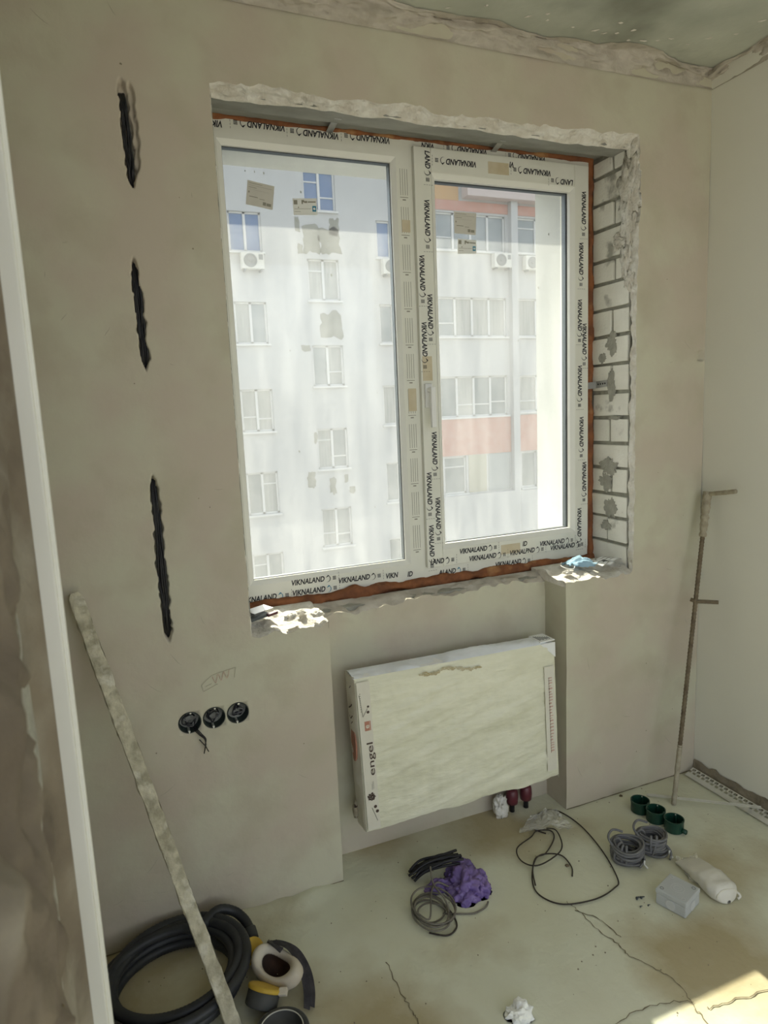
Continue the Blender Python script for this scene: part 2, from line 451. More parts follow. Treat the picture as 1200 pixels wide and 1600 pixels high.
def ribbon(pts, w, z=0.0022, seed=0):
    rng = random.Random(seed); b = MB()
    P = smooth_path([(p[0], p[1], z) for p in pts], 7)
    P = [Vector((p.x + rng.uniform(-.004, .004), p.y + rng.uniform(-.004, .004), z)) for p in P]
    L = []; Rr = []
    for i, p in enumerate(P):
        t = (P[min(i + 1, len(P) - 1)] - P[max(i - 1, 0)]); t.z = 0; t.normalize()
        nn = Vector((-t.y, t.x, 0)); ww = w * rng.uniform(0.4, 1.2)
        L.append(p + nn * ww); Rr.append(p - nn * ww)
    return b.grid(np.array([[tuple(a) for a in L], [tuple(a) for a in Rr]]))
CR = [[(1.147, -.399), (1.157, -.449), (1.159, -.534), (1.177, -.596), (1.177, -.647), (1.21, -.71), (1.225, -.774), (1.209, -.842), (1.206, -.895), (1.19, -1.2)],
      [(.544, -.375), (.539, -.478), (.546, -.546), (.544, -.589), (.56, -.8)],
      [(1.236, -.858), (1.325, -.869), (1.428, -.88), (1.6, -.86)], [(1.15, -.44), (1.19, -.5), (1.2, -.585)],
      [(0.93, -.80), (1.05, -.79), (1.15, -.80), (1.22, -.83)]]
for i, c in enumerate(CR):
    ribbon(c, 0.0016, seed=i).build('crack', M['crack'], floor)

# ---- wall with the window: a trowelled plaster face with broken edges
WXL, WXR, WZB, WZT = 0.297, 1.767, 0.905, 2.449
NXL, NXR = 0.541, 1.452
def lines(a, b, keys, step, fine=()):
    ks = sorted(set([a, b] + list(keys)))
    out = []
    for p, q in zip(ks[:-1], ks[1:]):
        st = step
        for (f0, f1, fs) in fine:
            if p >= f0 - 1e-6 and q <= f1 + 1e-6: st = fs
        n = max(1, int(round((q - p) / st)))
        out += list(np.linspace(p, q, n + 1)[:-1])
    return np.array(out + [b])
SX0, SX1, SZ0, SZ1 = 0.0965 - .0355, 0.0965 + .071 * 2 + .0355, 0.667 - .0355, 0.667 + .0355
xs = lines(XL, XR, [0.03, SX0, 0.115, SX1, WXL, NXL, NXR, WXR, 2.06, XR - .002], 0.012, [(0.03, SX0, 0.0026), (SX0, 0.115, 0.0026), (2.06, XR - .002, 0.005)])
zs = lines(0.0, H, [SZ0, SZ1, WZB, WZT, 1.69, 1.73], 0.006)
X, Z = np.meshgrid(xs, zs)
def iat(arr, v): return int(np.argmin(np.abs(arr - v)))
inz = (Z > WZB - .03) & (Z < WZT + .02)
inxw = (X > WXL - .03) & (X < WXR + .03)
eL = fbm(Z * 22, Z * 0 + 1.5, 21, 4) * 0.008 * (fbm(Z * 3, Z * 0, 22, 2) + .6)
eR = fbm(Z * 26, Z * 0 + 4.5, 31, 4) * 0.010 + np.where((Z > 2.0) & (Z < 2.46), 0.008 * np.sin((Z - 2.0) / .46 * np.pi), 0)
eT = fbm(X * 11, X * 0 + 2.5, 41, 5) * 0.026 + fbm(X * 60, X * 0 + 8.5, 43, 2) * .005 + 0.010 * ((X - WXL) / 1.47)
eB = fbm(X * 18, X * 0 + 7.5, 51, 4) * 0.034 - 0.004
Xw = X + np.where(inz, eL, 0) * np.exp(-((X - WXL) / .03) ** 2) + np.where(inz, eR, 0) * np.exp(-((X - WXR) / .03) ** 2)
Zw = Z + np.where(inxw, eT, 0) * np.exp(-((Z - WZT) / .05) ** 2) + np.where(inxw, eB, 0) * np.exp(-((Z - WZB) / .04) ** 2)
flat = 1 - np.exp(-(np.maximum(0, np.maximum(np.abs(X - .1675) - .107, np.abs(Z - .667) - .036)) / .02) ** 2)
Yw = (fbm(X * 1.7, Z * 1.7, 61, 3) * 0.006 + fbm(X * 9, Z * 9, 62, 3) * 0.0016) * flat * np.clip(Z / .05, 0, 1)
# chased slots for cables
def slot(xa, za, xb, zb, hw, seed, depth=0.03):
    t = np.clip((Z - za) / (zb - za), 0, 1); xc = xa + (xb - xa) * t
    w = hw * (1 + 0.45 * fbm(Z * 26, np.sign(X - xc) * 3 + seed, seed, 2) + 0.55 * vnoise(Z * 95, np.sign(X - xc) * 3 + seed, seed + 40)) * np.clip(np.minimum(Z - za, zb - Z) / 0.03, 0, 1) ** .5
    w = np.where((Z >= za) & (Z <= zb), w, 0)
    return depth * np.clip((w - np.abs(X - xc)) / 0.003, 0, 1)
Yw = Yw + slot(.080, 2.165, .073, 2.425, .013, 3) + slot(.069, 1.695, .062, 1.985, .011, 5) + slot(.060, .925, .059, 1.405, .0125, 7)
Yw = Yw + slot(.092, 2.20, .093, 2.415, .012, 8, .016)
Yw = Yw + 0.02 * np.where((X > 2.066) & (X < 2.096) & (Z > 1.693) & (Z < 1.727), 1, 0)
P = np.stack([Xw, Yw, Zw], -1)
ci = (X[:-1, :-1] + X[1:, 1:]) / 2; cz = (Z[:-1, :-1] + Z[1:, 1:]) / 2
hole = ((ci > WXL) & (ci < WXR) & (cz > WZB) & (cz < WZT)) | ((ci > NXL) & (ci < NXR) & (cz < WZB)) | ((ci > SX0) & (ci < SX1) & (cz > SZ0) & (cz < SZ1))
wall_back = struct('wall_back', 'grey beige plastered wall around the window with a shallow radiator recess', 'wall')
wb = MB().grid(P, ~hole)
# plate with three round holes for the socket boxes
for k in range(3):
    cx = 0.0965 + .071 * k; cz0 = 0.667; n = 32
    sq = []; ci_ = []
    for i in range(n):
        a = 2 * math.pi * i / n; c, s = math.cos(a), math.sin(a); m_ = 0.0355 / max(abs(c), abs(s))
        sq.append((cx + c * m_, 0, cz0 + s * m_)); ci_.append((cx + c * .0335, 0, cz0 + s * .0335))
    inn = [(x, 0.045, z) for x, _, z in ci_]
    wb.add(sq + ci_ + inn, [(i, (i + 1) % n, n + (i + 1) % n, n + i) for i in range(n)] + [(n + i, n + (i + 1) % n, 2 * n + (i + 1) % n, 2 * n + i) for i in range(n)])
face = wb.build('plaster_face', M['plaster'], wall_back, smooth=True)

jl, jr, jnl, jnr = iat(xs, WXL), iat(xs, WXR), iat(xs, NXL), iat(xs, NXR)
ib, it = iat(zs, WZB), iat(zs, WZT)
def inner(c, x=None, y=None, z=None):
    c = np.array(c, float).copy()
    if x is not None: c[:, 0] = x
    if y is not None: c[:, 1] = y
    if z is not None: c[:, 2] = z
    return c
# broken plaster edges round the opening
eb = MB()
A = P[it, jl:jr + 1]; B = inner(A, y=0.052); B[:, 2] = 2.433 + 0.010 * fbm(A[:, 0] * 14, A[:, 0] * 0, 71, 4); B[:, 0] = np.clip(B[:, 0], .30, 1.77)
eb.grid(lumpy_strip(A, B, 14, 0.020, (0, -.55, -.8), 72, 60))
A = P[ib:it + 1, jr]; B = inner(A, y=0.034)
B[:, 0] = 1.768; B[:, 1] = .03 + np.where(A[:, 2] > 2.0, .040 * np.sin(np.clip((A[:, 2] - 2.0) / .46, 0, 1) * np.pi) ** .7, 0) + .014 * fbm(A[:, 2] * 30, A[:, 2] * 0, 73, 3)
eb.grid(lumpy_strip(A, B, 8, 0.018, (-.8, -.5, 0), 74, 30, 0.002))
A = P[ib:it + 1, jl]; B = inner(A, y=0.05); B[:, 0] = .300
eb.grid(lumpy_strip(A, B, 6, 0.012, (.8, -.5, 0), 75, 30))
eb.build('broken_edge', M['plaster_broken'], wall_back, smooth=True, kind='stuff')
# sill stubs left and right of the recess
sb = MB()
for (a, b_, sd) in ((jl, jnl, 81), (jnr, jr, 84)):
    A = P[ib, a:b_ + 1].copy(); B = inner(A, y=0.215, z=0.918)
    sb.grid(lumpy_strip(A, B, 22, 0.020, (0, -.1, 1), sd, 20, 0.004))
for (a, b_, sd, jj, ii) in ((jl, jnl, 81, jnl, -1), (jnr, jr, 84, jnr, 0)):
    A = P[ib, a:b_ + 1].copy(); B = inner(A, y=0.215, z=0.918)
    E_ = lumpy_strip(A, B, 22, 0.020, (0, -.1, 1), sd, 20, 0.004)[:, ii]
    E_ = E_ + np.array((-.0012 if ii == 0 else .0012, 0, 0)); sb.grid(np.stack([E_, inner(E_, z=.885)]))
sb.build('sill_stub', M['plaster_broken'], wall_back, smooth=True)
# recess cheeks
ck = MB()
for j, s in ((jnl, 1), (jnr, -1)):
    A = P[0:ib + 1, j]; B = inner(A, y=0.15)
    ck.grid(np.stack([A, (A * .6 + B * .4), B]))
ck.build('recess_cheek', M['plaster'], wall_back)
# back of the recess, ragged along its top
nx = np.linspace(NXL - .03, NXR + .03, 130); nz = np.linspace(0, .905, 90)
NX, NZ = np.meshgrid(nx, nz)
top = .893 + .030 * fbm(nx * 16, nx * 0, 91, 4) - .012 * np.clip((1.0 - nx) / .5, 0, 1)
NZ2 = NZ * 1.0; NZ2 = NZ / .905 * np.where(NZ > .8, 1, 1) * top[None]
NY = 0.128 + fbm(NX * 2, NZ * 2, 92, 3) * .006 - .012 * np.exp(-((NZ - .9) / .03) ** 2) * fbm(NX * 25, NZ * 25, 93, 3)
rec = MB().grid(np.stack([NX, NY, NZ2], -1))
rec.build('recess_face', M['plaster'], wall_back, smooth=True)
A = np.stack([nx, NY[-1], top], -1); B = inner(A, y=.215, z=.905)
MB().grid(lumpy_strip(A, B, 14, .022, (0, -.5, .9), 95, 24, 0.0)).build('broken_ledge', M['plaster_rough'], wall_back, smooth=True)
# masonry behind the plaster (thick enough to keep daylight out) and the outer insulation with its reveal
core = MB()
core.box(XL - .2, .305, .034, .32, 0, H + .1); core.box(1.84, XR + .2, .034, .32, 0, H + .1)
core.box(.30, 1.85, .10, .32, 2.58, H + .1); core.box(.30, NXL - .02, .04, .32, 0, .893); core.box(NXR + .02, 1.85, .04, .32, 0, .893)
core.box(.30, 1.85, .16, .32, 0, .893)
core.build('masonry', M['mortar'], wall_back)
ins = MB()
ins.box(XL - 1.5, .335, .32, .555, -3, 5.0); ins.box(1.702, XR + 3, .32, .525, -3, 5.0)
ins.box(.335, 1.702, .32, .565, 2.437, 5.0); ins.box(.335, 1.702, .32, .555, -3, .905)
ins.build('outer_render', M['outer_render'], wall_back)
MB().obox((1.0185, .455, .916), (.683, 0, 0), (0, .145, -.012), (0, 0, .002)).build('outer_sill', M['galv'], wall_back)
# lintel, stepped underneath
lt = MB().box(.295, 1.85, .045, .135, 2.440, 2.60).box(.295, 1.85, .135, .155, 2.455, 2.60).box(.295, 1.85, .155, .32, 2.468, 2.60)
lt.build('lintel', M['concrete'], wall_back)
# white bricks of the right reveal, 16 courses, every other one split by a joint; mortar set back
mo = MB().box(1.778, 1.85, .04, .32, .89, 2.60); mo.build('mortar_bed', M['mortar'], wall_back)
joints = [.902, .998, 1.1, 1.193, 1.295, 1.392, 1.49, 1.589, 1.694, 1.80, 1.901, 2.0, 2.085, 2.198, 2.292, 2.391, 2.452]
split = {15: .13, 13: .125, 11: .12, 9: .13, 7: .13, 6: None, 5: .14, 3: .13, 1: .15}
rb = random.Random(4)
for i in range(16):
    z0, z1 = joints[i] + .0055, joints[i + 1] - .005
    cuts = [(.040, .24)] if split.get(i) is None or i % 2 == 0 else [(.040, split[i] - .005), (split[i] + .005, .24)]
    for (y0, y1) in cuts:
        dx = rb.uniform(-.002, .003)
        b = MB().box(1.7685 + dx, 1.83, y0 + rb.uniform(0, .004), y1, z0 + rb.uniform(0, .003), z1 - rb.uniform(0, .003), jit=.0015)
        b.build('brick', M['brick'], wall_back, bevel=.003)
# smears of mortar on the bricks
sm = MB()
for (y, z, ry, rz, sd) in [(.13, 1.77, .03, .04, 1), (.14, 1.30, .045, .035, 2), (.13, 1.14, .035, .04, 3), (.13, 1.62, .02, .05, 4), (.07, 2.11, .02, .05, 5), (.18, 1.72, .02, .02, 6), (.11, 1.49, .03, .008, 7), (.16, 1.24, .03, .03, 8), (.15, 1.06, .03, .02, 9)]:
    n = 48; pts = []
    for k in range(n):
        a = 2 * math.pi * k / n; r = 1 + .55 * mnoise.noise(Vector((math.cos(a) * 1.5, math.sin(a) * 1.5, sd * 5.3))) + .4 * mnoise.noise(Vector((math.cos(a) * 5, math.sin(a) * 5, sd * 2.3)))
        pts.append((y + ry * r * math.cos(a), z + rz * r * math.sin(a)))
    vs = [(1.7655, a, b) for a, b in pts] + [(1.772, a, b) for a, b in pts]
    sm.add(vs, [tuple(range(n)), ] + [(k, n + k, n + (k + 1) % n, (k + 1) % n) for k in range(n)])
sm.build('mortar_smear', M['mortar_smear'], wall_back, kind='stuff')
# plaster remnants on the upper right bricks
pr = MB()
for (y, z, ry, rz, sd, th) in [(.045, 2.31, .045, .10, 1, .010), (.05, 2.20, .03, .08, 2, .008), (.085, 2.13, .035, .022, 3, .010), (.055, 2.06, .022, .055, 4, .012), (.10, 2.155, .02, .012, 5, .006), (.04, 1.99, .02, .03, 6, .008)]:
    c, f = crumple((1.768, y, z), (th, ry, rz), sd, .75, 2.6, -9, 4, False); pr.add(c, f)
pr.build('plaster_remnant', M['plaster_broken'], wall_back, smooth=True, kind='stuff')
# ragged plaster band under the ceiling
def band(p0, p1, off, seed, name, parent):
    n = 420; t = np.linspace(0, 1, n)
    base = np.array(p0)[None] * (1 - t)[:, None] + np.array(p1)[None] * t[:, None]
    w = .040 + .050 * fbm(t * 16, t * 0, seed, 5)
    A = base.copy(); A[:, 2] = 2.652 + .006 * fbm(t * 9, t * 0, seed + 1, 2)
    A = A + np.array(off) * .004
    C = base + np.array(off) * w[:, None]; C[:, 2] = H - .002
    rows = 20; s = np.linspace(0, 1, rows)
    Mid = base + np.array(off) * .012; Mid[:, 2] = H - .010
    Pg = ((1 - s) ** 2)[:, None, None] * A[None] + (2 * s * (1 - s))[:, None, None] * Mid[None] + (s ** 2)[:, None, None] * C[None]
    L = np.linalg.norm(np.array(p1) - np.array(p0))
    nz = fbm(t[None] * L * 9, s[:, None] * 2.2, seed + 2, 4) * .050 - np.abs(fbm(t[None] * L * 6, s[:, None] * 5 + t[None] * 4, seed + 3, 4)) * .035 + fbm(t[None] * L * 40, s[:, None] * 6, seed + 7, 2) * .012
    env = (np.sin(np.pi * s) ** .5)[:, None]
    Pg = Pg + (nz * env)[..., None] * (np.array(off) * .7 + np.array((0, 0, -.7)))
    Pg[..., 2] = np.minimum(Pg[..., 2], H - .0005)
    return MB().grid(Pg).build(name, M['plaster_rough'], parent, smooth=True)
band((XL, 0, 0), (XR, 0, 0), (0, -1, 0), 101, 'plaster_band', wall_back)
# pencil and rose scribbles above the socket boxes
sc_ = MB()
for (a, b_) in [((.139, .777), (.169, .801)), ((.169, .801), (.194, .806)), ((.242, .813), (.236, .782)), ((.143, .756), (.186, .772)), ((.194, .806), (.242, .813)), ((.139, .777), (.143, .756)), ((.150, .770), (.168, .776))]:
    sc_.tube([(a[0], -.0035, a[1]), (b_[0], -.0035, b_[1])], .0005, 4)
sc_.build('pencil_mark', M['pencil'], wall_back)
pts = [(.172 + .0085 * k, -.0035, .786 + .012 * ((-1) ** k) + .002 * k) for k in range(7)]
MB().tube(smooth_path(pts, 5), .0007, 4).build('pencil_scribble', M['print_rose'], wall_back)

# scuffs, pits and trowel scratches on the plaster
def wall_y(x, z): return Yw[iat(zs, z), iat(xs, x)]
scf = MB(); pit = MB(); rw_ = random.Random(77)
for k in range(120):
    x, z = rw_.uniform(-.2, 2.08), rw_.uniform(.08, 2.62)
    if WXL - .05 < x < WXR + .06 and z > .86 or NXL - .04 < x < NXR + .04 and z < .95 or x < .32 and .6 < z < .75: continue
    a = rw_.gauss(-.1, .5) + (1.57 if rw_.random() < .3 else 0); l = rw_.uniform(.006, .030)
    if k % 3:
        Q = [(x + l * math.cos(a) * q + rw_.uniform(-.001, .001), 0, z + l * math.sin(a) * q + .15 * l * q * q) for q in (-1, -.3, .4, 1)]
        scf.tube([(p[0], wall_y(p[0], p[2]) - .0002, p[2]) for p in Q], [.0002, .0006, .0005, .0002], 4)
    else:
        r = rw_.uniform(.0012, .003)
        pit.add([(x + r * rw_.uniform(.6, 1.3) * math.cos(q), wall_y(x, z) - .0008, z + r * rw_.uniform(.6, 1.3) * math.sin(q)) for q in np.linspace(0, 6.28, 8)[:-1]], [tuple(range(7))])
scf.build('scuff', M['pencil'], wall_back, kind='stuff'); pit.build('pit', M['bare_base'], wall_back, kind='stuff')
seam = MB()
for (x0, x1, yb) in [(-.3, NXL, -.001), (NXR, XR - .01, -.001)]:
    n = int((x1 - x0) / .012); a = []; b = []
    for k in range(n + 1):
        x = x0 + (x1 - x0) * k / n; w_ = .0015 + .0035 * max(0, vnoise(x * 26, 3.3, 5) + .35)
        a.append((x, yb - .0005, .0035 + .002 * float(vnoise(x * 40, 1.1, 6)))); b.append((x, yb - .001 - w_, .0024))
    seam.grid(np.array([a, b]))
seam.build('wall_seam', M['crack'], floor)
grit = MB()
for k in range(170):
    x = rw_.uniform(-.15, 2.0); y = -rw_.random() ** 1.6 * .95 - .012
    if NXL < x < NXR: y += .12 * rw_.random()
    r = rw_.uniform(.0008, .0026)
    grit.lathe([(r, 0), (r * .7, r * .7)], (x, y, .0005), (rw_.uniform(-.2, .2), 0, 1), 5)
grit.build('grit', M['bare_base'], floor, kind='stuff')

# ---- right wall, ceiling, others
yy = np.linspace(YB, .005, 110); zz = np.linspace(0, H, 90); YY, ZZ = np.meshgrid(yy, zz)
XX = XR + fbm(YY * 1.8, ZZ * 1.8, 111, 3) * .006 + fbm(YY * 9, ZZ * 9, 112, 3) * .0015
wall_right = MB().grid(np.stack([XX, YY, ZZ], -1)).build('wall_right', M['plaster_right_lit'], smooth=True)
tag(wall_right, 'plastered side wall right of the window corner, colour lightened for side light', 'wall', kind='structure')
MB().box(XR + .02, XR + .25, YB, .034, 0, H + .1).build('masonry', M['mortar'], wall_right)
band((XR, .0, 0), (XR, YB, 0), (-1, 0, 0), 121, 'plaster_band', wall_right)
rbn = 120; t = np.linspace(0, 1, rbn)
A = np.stack([np.full(rbn, XR - .002), -.004 - t * 2.2, .052 + .018 * fbm(t * 60, t * 0, 131, 3)], -1); B = A.copy(); B[:, 2] = 0.0; B[:, 0] = XR - .014
MB().grid(lumpy_strip(A, B, 10, .008, (-1, 0, .2), 132, 40)).build('bare_base', M['bare_base'], wall_right, smooth=True)

ceiling = MB().box(XL - .2, XR + .2, YB, .1, H, H + .2).build('ceiling', M['concrete_ceiling'])
tag(ceiling, 'dark grey bare concrete ceiling slab with plaster splashes', 'ceiling', kind='structure')
fk = MB(); rf = random.Random(9)
for (x, y) in [(.996, -.056), (1.501, -.091), (1.539, -.086), (1.647, -.077), (1.741, -.106), (1.778, -.128), (1.964, -.216), (1.978, -.297), (1.32, -.092), (1.30, -.12), (1.62, -.13), (1.70, -.09), (1.86, -.12), (1.25, -.09), (1.42, -.085), (1.58, -.10), (1.9, -.17), (1.55, -.15), (1.1, -.10)]:
    n = 8; a0 = rf.uniform(-.9, -.2); l = rf.uniform(.006, .016); w = rf.uniform(.002, .006)
    vs = []
    for k in range(n):
        a = 2 * math.pi * k / n; r = rf.uniform(.7, 1.3)
        px, py = l * r * math.cos(a), w * r * math.sin(a)
        vs.append((x + px * math.cos(a0) - py * math.sin(a0), y + px * math.sin(a0) + py * math.cos(a0), H - .0015))
    fk.add(vs + [(x, y, H - .004)], [(k, (k + 1) % n, n) for k in range(n)])
fk.build('plaster_fleck', M['plaster_broken'], ceiling, kind='stuff')

# ---- left: end of the partition, broken masonry with a white strip on its corner
wall_left = struct('wall_left', 'rough brown broken masonry edge close by on the left', 'wall')
MB().box(XL - .2, XL, YB, .034, 0, H + .1).build('side_wall', M['plaster'], wall_left)
JX = -0.128
MB().box(XL, JX - .03, -1.62, -1.06, 0, H).build('partition', M['mortar'], wall_left)
jy = np.linspace(-1.62, -1.062, 110); jz = np.linspace(0, H, 300); JY, JZ = np.meshgrid(jy, jz)
r1 = fbm(JY * 7, JZ * 6, 141, 5); r2 = fbm(JY * 16, JZ * 12, 142, 3)
JL = np.minimum(JX + .006, -.0443 - .1057 * (JY + 1.9617) / .8957 - .006)
JD = JL - .060 * np.clip(np.abs(r1) * 1.1 + .35 * r2 + .15, 0, 1) * np.clip((-1.09 - JY) / .10, .15, 1)
fade = np.clip((-1.075 - JY) / .03, 0, 1); JD = JD * fade + (JX - .012) * (1 - fade)
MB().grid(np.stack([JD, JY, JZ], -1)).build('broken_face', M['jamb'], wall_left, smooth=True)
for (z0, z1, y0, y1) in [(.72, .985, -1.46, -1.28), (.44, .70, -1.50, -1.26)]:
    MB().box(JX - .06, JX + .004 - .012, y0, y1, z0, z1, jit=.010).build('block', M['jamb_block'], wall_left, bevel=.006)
trim = struct('trim_1', 'white strip running up the edge of the broken masonry on the left', 'trim')
MB().box(JX - .022, JX + .006, -1.066, -1.046, 0, H, jit=0).build('strip', M['white_trim'], trim, bevel=.002)
MB().box(JX + .004, JX + .0105, -1.052, -1.040, 0, H).build('strip_lip', M['white_trim'], trim, bevel=.001)
trim.rotation_euler = (0, 0, 0)

# ================================================================== WINDOW
win = struct('window_1', 'white plastic window with printed protective film and orange mounting foam', 'window')
def frame_piece(mb, x0, x1, z0, z1, y0, y1): mb.box(x0, x1, y0, y1, z0, z1)
FY = .240; FB = .312
fr = MB()
fr.box(.300, .346, FY, FB, .930, 2.458); fr.box(1.668, 1.745, FY, FB, .930, 2.458)
fr.box(.346, 1.668, FY, FB, .930, .9925); fr.box(.346, 1.668, FY, FB, 2.401, 2.458)
fr.box(.9425, 1.012, FY, FB, .9925, 2.401)
frame = fr.build('frame', M['film'], win)
def ring(mb, x0, x1, z0, z1, w, ya, yb):
    """mitred bead: outer rectangle at ya, inner rectangle (smaller by w) at yb"""
    o = [(x0, ya, z0), (x1, ya, z0), (x1, ya, z1), (x0, ya, z1)]
    i = [(x0 + w, yb, z0 + w), (x1 - w, yb, z0 + w), (x1 - w, yb, z1 - w), (x0 + w, yb, z1 - w)]
    ib_ = [(a, yb + .016, c) for a, _, c in i]; ob_ = [(a, yb + .016, c) for a, _, c in o]
    fs = []
    for k in range(4):
        l = (k + 1) % 4
        fs += [(k, l, 4 + l, 4 + k), (4 + k, 4 + l, 8 + l, 8 + k), (k, 12 + k, 12 + l, l)]
    mb.add(o + i + ib_ + ob_, fs)
gb = MB(); ring(gb, .346, .9425, .9925, 2.401, .0165, FY - .001, FY + .009)
gb.build('glazing_bead', M['pvc'], win)
SY = .222
sa = MB()
sa.box(1.002, 1.066, SY, .305, .972, 2.436); sa.box(1.668, 1.732, SY, .305, .972, 2.436)
sa.box(1.066, 1.668, SY, .305, .972, 1.038); sa.box(1.066, 1.668, SY, .305, 2.355, 2.436)
sash = sa.build('sash', M['film'], win, bevel=.003)
gs = MB(); ring(gs, 1.066, 1.668, 1.038, 2.355, .0165, SY - .001, SY + .010)
gs.build('glazing_bead', M['pvc'], sash)
def glazing(x0, x1, z0, z1, y, parent):
    MB().box(x0 - .008, x1 + .008, y, y + .004, z0 - .008, z1 + .008).build('inner_pane', M['glass'], parent)
    p = MB().box(x0 - .008, x1 + .008, y + .026, y + .030, z0 - .008, z1 + .008).build('pane', M['glass_dusty'], parent, label='dusty hazy outer glass')
    s = MB()
    for (a, b_, c, d) in [(x0 - .006, x0, z0 - .006, z1 + .006), (x1, x1 + .006, z0 - .006, z1 + .006), (x0, x1, z0 - .006, z0), (x0, x1, z1, z1 + .006)]:
        s.box(a, b_, y + .0045, y + .0255, c, d)
    s.build('spacer', M['spacer'], parent)
    g = MB()
    for (a, b_, c, d) in [(x0 - .003, x0 + .002, z0, z1), (x1 - .002, x1 + .003, z0, z1), (x0, x1, z0 - .003, z0 + .002), (x0, x1, z1 - .002, z1 + .003)]:
        g.box(a, b_, y - .004, y - .0002, c, d)
    g.build('gasket', M['gasket'], parent)
    return p
glazing(.3625, .9265, 1.009, 2.3845, .262, win)
glazing(1.0825, 1.6515, 1.0545, 2.3385, .256, sash)
# window handle
hd = MB().box(1.012, 1.040, SY - .010, SY, 1.56, 1.645).build('handle', M['handle'], sash, bevel=.003)
MB().tube([(1.026, SY - .008, 1.622), (1.026, SY - .034, 1.622)], .009, 12).box(1.017, 1.035, SY - .046, SY - .032, 1.49, 1.632).build('lever', M['handle'], hd, bevel=.003)
# tape patches
for (x0, x1, z0, z1) in [(1.008, 1.046, 1.655, 1.74), (1.292, 1.378, 2.372, 2.412), (1.318, 1.405, .985, 1.022)]:
    MB().box(x0, x1, SY - .0008, SY, z0, z1).build('tape_patch', M['film_tan'], sash)
for (z0, z1) in [(1.55, 1.63), (2.16, 2.20)]:
    MB().box(.957, .988, FY - .0008, FY, z0, z1).build('tape_patch', M['film_tan'], frame)
# printed words on the film
def word(body, x, z, rot, y, parent, size=.0265, logo=True, blue=False, half=None):
    """x, z: start of the baseline; rot turns the word in the frame's plane"""
    v, f = text_geo(body, .030, .22)
    v = [(p[0] * .80, p[1], 0) for p in v]
    w = max(p[0] for p in v)
    mb = MB(); mb.add([(a * size, 0, b * size) for a, b, c in v], f)
    e = w * size
    lg = MB()
    if logo:
        c0 = (e + .010, .007); n = 14
        o = [(c0[0] + .012 * math.cos(math.radians(a)), c0[1] + .012 * math.sin(math.radians(a))) for a in np.linspace(-110, 75, n)]
        i = [(c0[0] - .002 + .0115 * math.cos(math.radians(a)), c0[1] + .0115 * math.sin(math.radians(a))) for a in np.linspace(-110, 75, n)]
        lg.add([(a, 0, b) for a, b in o + i], [(k, k + 1, n + k + 1, n + k) for k in range(n - 1)])
        lg.add([(c0[0] - .006, 0, c0[1] + .004), (c0[0] + .003, 0, c0[1] + .014), (c0[0] + .008, 0, c0[1] + .010)], [(0, 1, 2)])
        for a in range(3):
            for b in range(3):
                xx_ = e + .030 + a * .0042; z_ = .001 + b * .0048
                mb.add([(xx_, 0, z_), (xx_ + .0032, 0, z_), (xx_ + .0032, 0, z_ + .0034), (xx_, 0, z_ + .0034)], [(0, 1, 2, 3)])
        for b in range(4):
            z_ = -.008 + b * .0095
            mb.add([(e + .052, 0, z_), (e + .053, 0, z_), (e + .053, 0, z_ + .006), (e + .052, 0, z_ + .006)], [(0, 1, 2, 3)])
    c, s = math.cos(math.radians(rot)), math.sin(math.radians(rot))
    def put(m_):
        m_.v = [(x + a * c - b * s, y, z + a * s + b * c) for a, _, b in m_.v]
    put(mb); put(lg)
    if logo and blue:
        mb.build('film_print', M['print_black'], parent); lg.build('film_logo', M['print_blue'], parent)
    else:
        if lg.v: mb.add(lg.v, lg.f)
        mb.build('film_print', M['print_black'], parent)
V = 'VIKNALAND'
yf = FY - .0009; ys = SY - .0009
for a in [('KNALAND', .332, .937, 0, 1), (V, .487, .9745, 0, 0), (V, .488, .938, 0, 1), (V, .657, .959, 0, 0), ('VIKN', .838, .951, 0, 0), ('ID', .925, .947, 0, 0), ('ALAND', 1.055, .935, 0, 1), (V, 1.30, .934, 0, 0),
          (V, .566, 2.458, 180, 0), (V, .744, 2.452, 180, 0), ('VIKN', .37, 2.449, 180, 0), (V, .925, 2.457, 180, 0), ('VIKN', 1.09, 2.4555, 180, 0), (V, 1.30, 2.4565, 180, 0), (V, 1.55, 2.4555, 180, 0)]:
    word(a[0], a[1], a[2], a[3], yf, frame, blue=bool(a[4]), logo=a[0] not in ('VIKN', 'ID'))
for a in [('LAND', 1.012, .985, 0, 0), (V, 1.135, 1.010, 0, 0), ('ID', 1.415, 1.007, 0, 0), (V, 1.495, .997, 0, 0), (V, 1.175, .977, 0, 0), ('VIKNALPND', 1.355, .977, 0, 0), (V, 1.545, .9745, 0, 0),
          (V, 1.245, 2.405, 180, 0), (V, 1.56, 2.402, 180, 0), ('LAND', 1.66, 2.378, 180, 0), ('VI', 1.40, 2.418, 180, 0)]:
    word(a[0], a[1], a[2], a[3], ys, sash, logo=a[0] not in ('ID', 'VI'))
for (x, zz_) in [(1.036, 2.268), (1.036, 1.955), (1.036, 1.475), (1.042, 1.235)]:
    word(V, x, zz_, -90, ys, sash)
for (x, zz_) in [(1.010, 2.085), (1.010, 1.86), (1.010, 1.33), (1.044, 2.425)]:
    word(V if zz_ < 2.4 else 'LAND', x, zz_, -90, ys, sash)
word(V, 1.012, 1.135, -90, ys, sash)
for (x, zz_) in [(1.700, 2.345), (1.688, 2.16), (1.682, 1.95), (1.704, 1.86), (1.682, 1.70), (1.690, 1.50), (1.704, 1.32), (1.680, 1.135)]:
    word(V, x, zz_, -90, ys, sash)
for zz_ in (2.06, 1.62, 1.20):
    word(V, 1.7435, zz_, 90, yf, frame, logo=False)
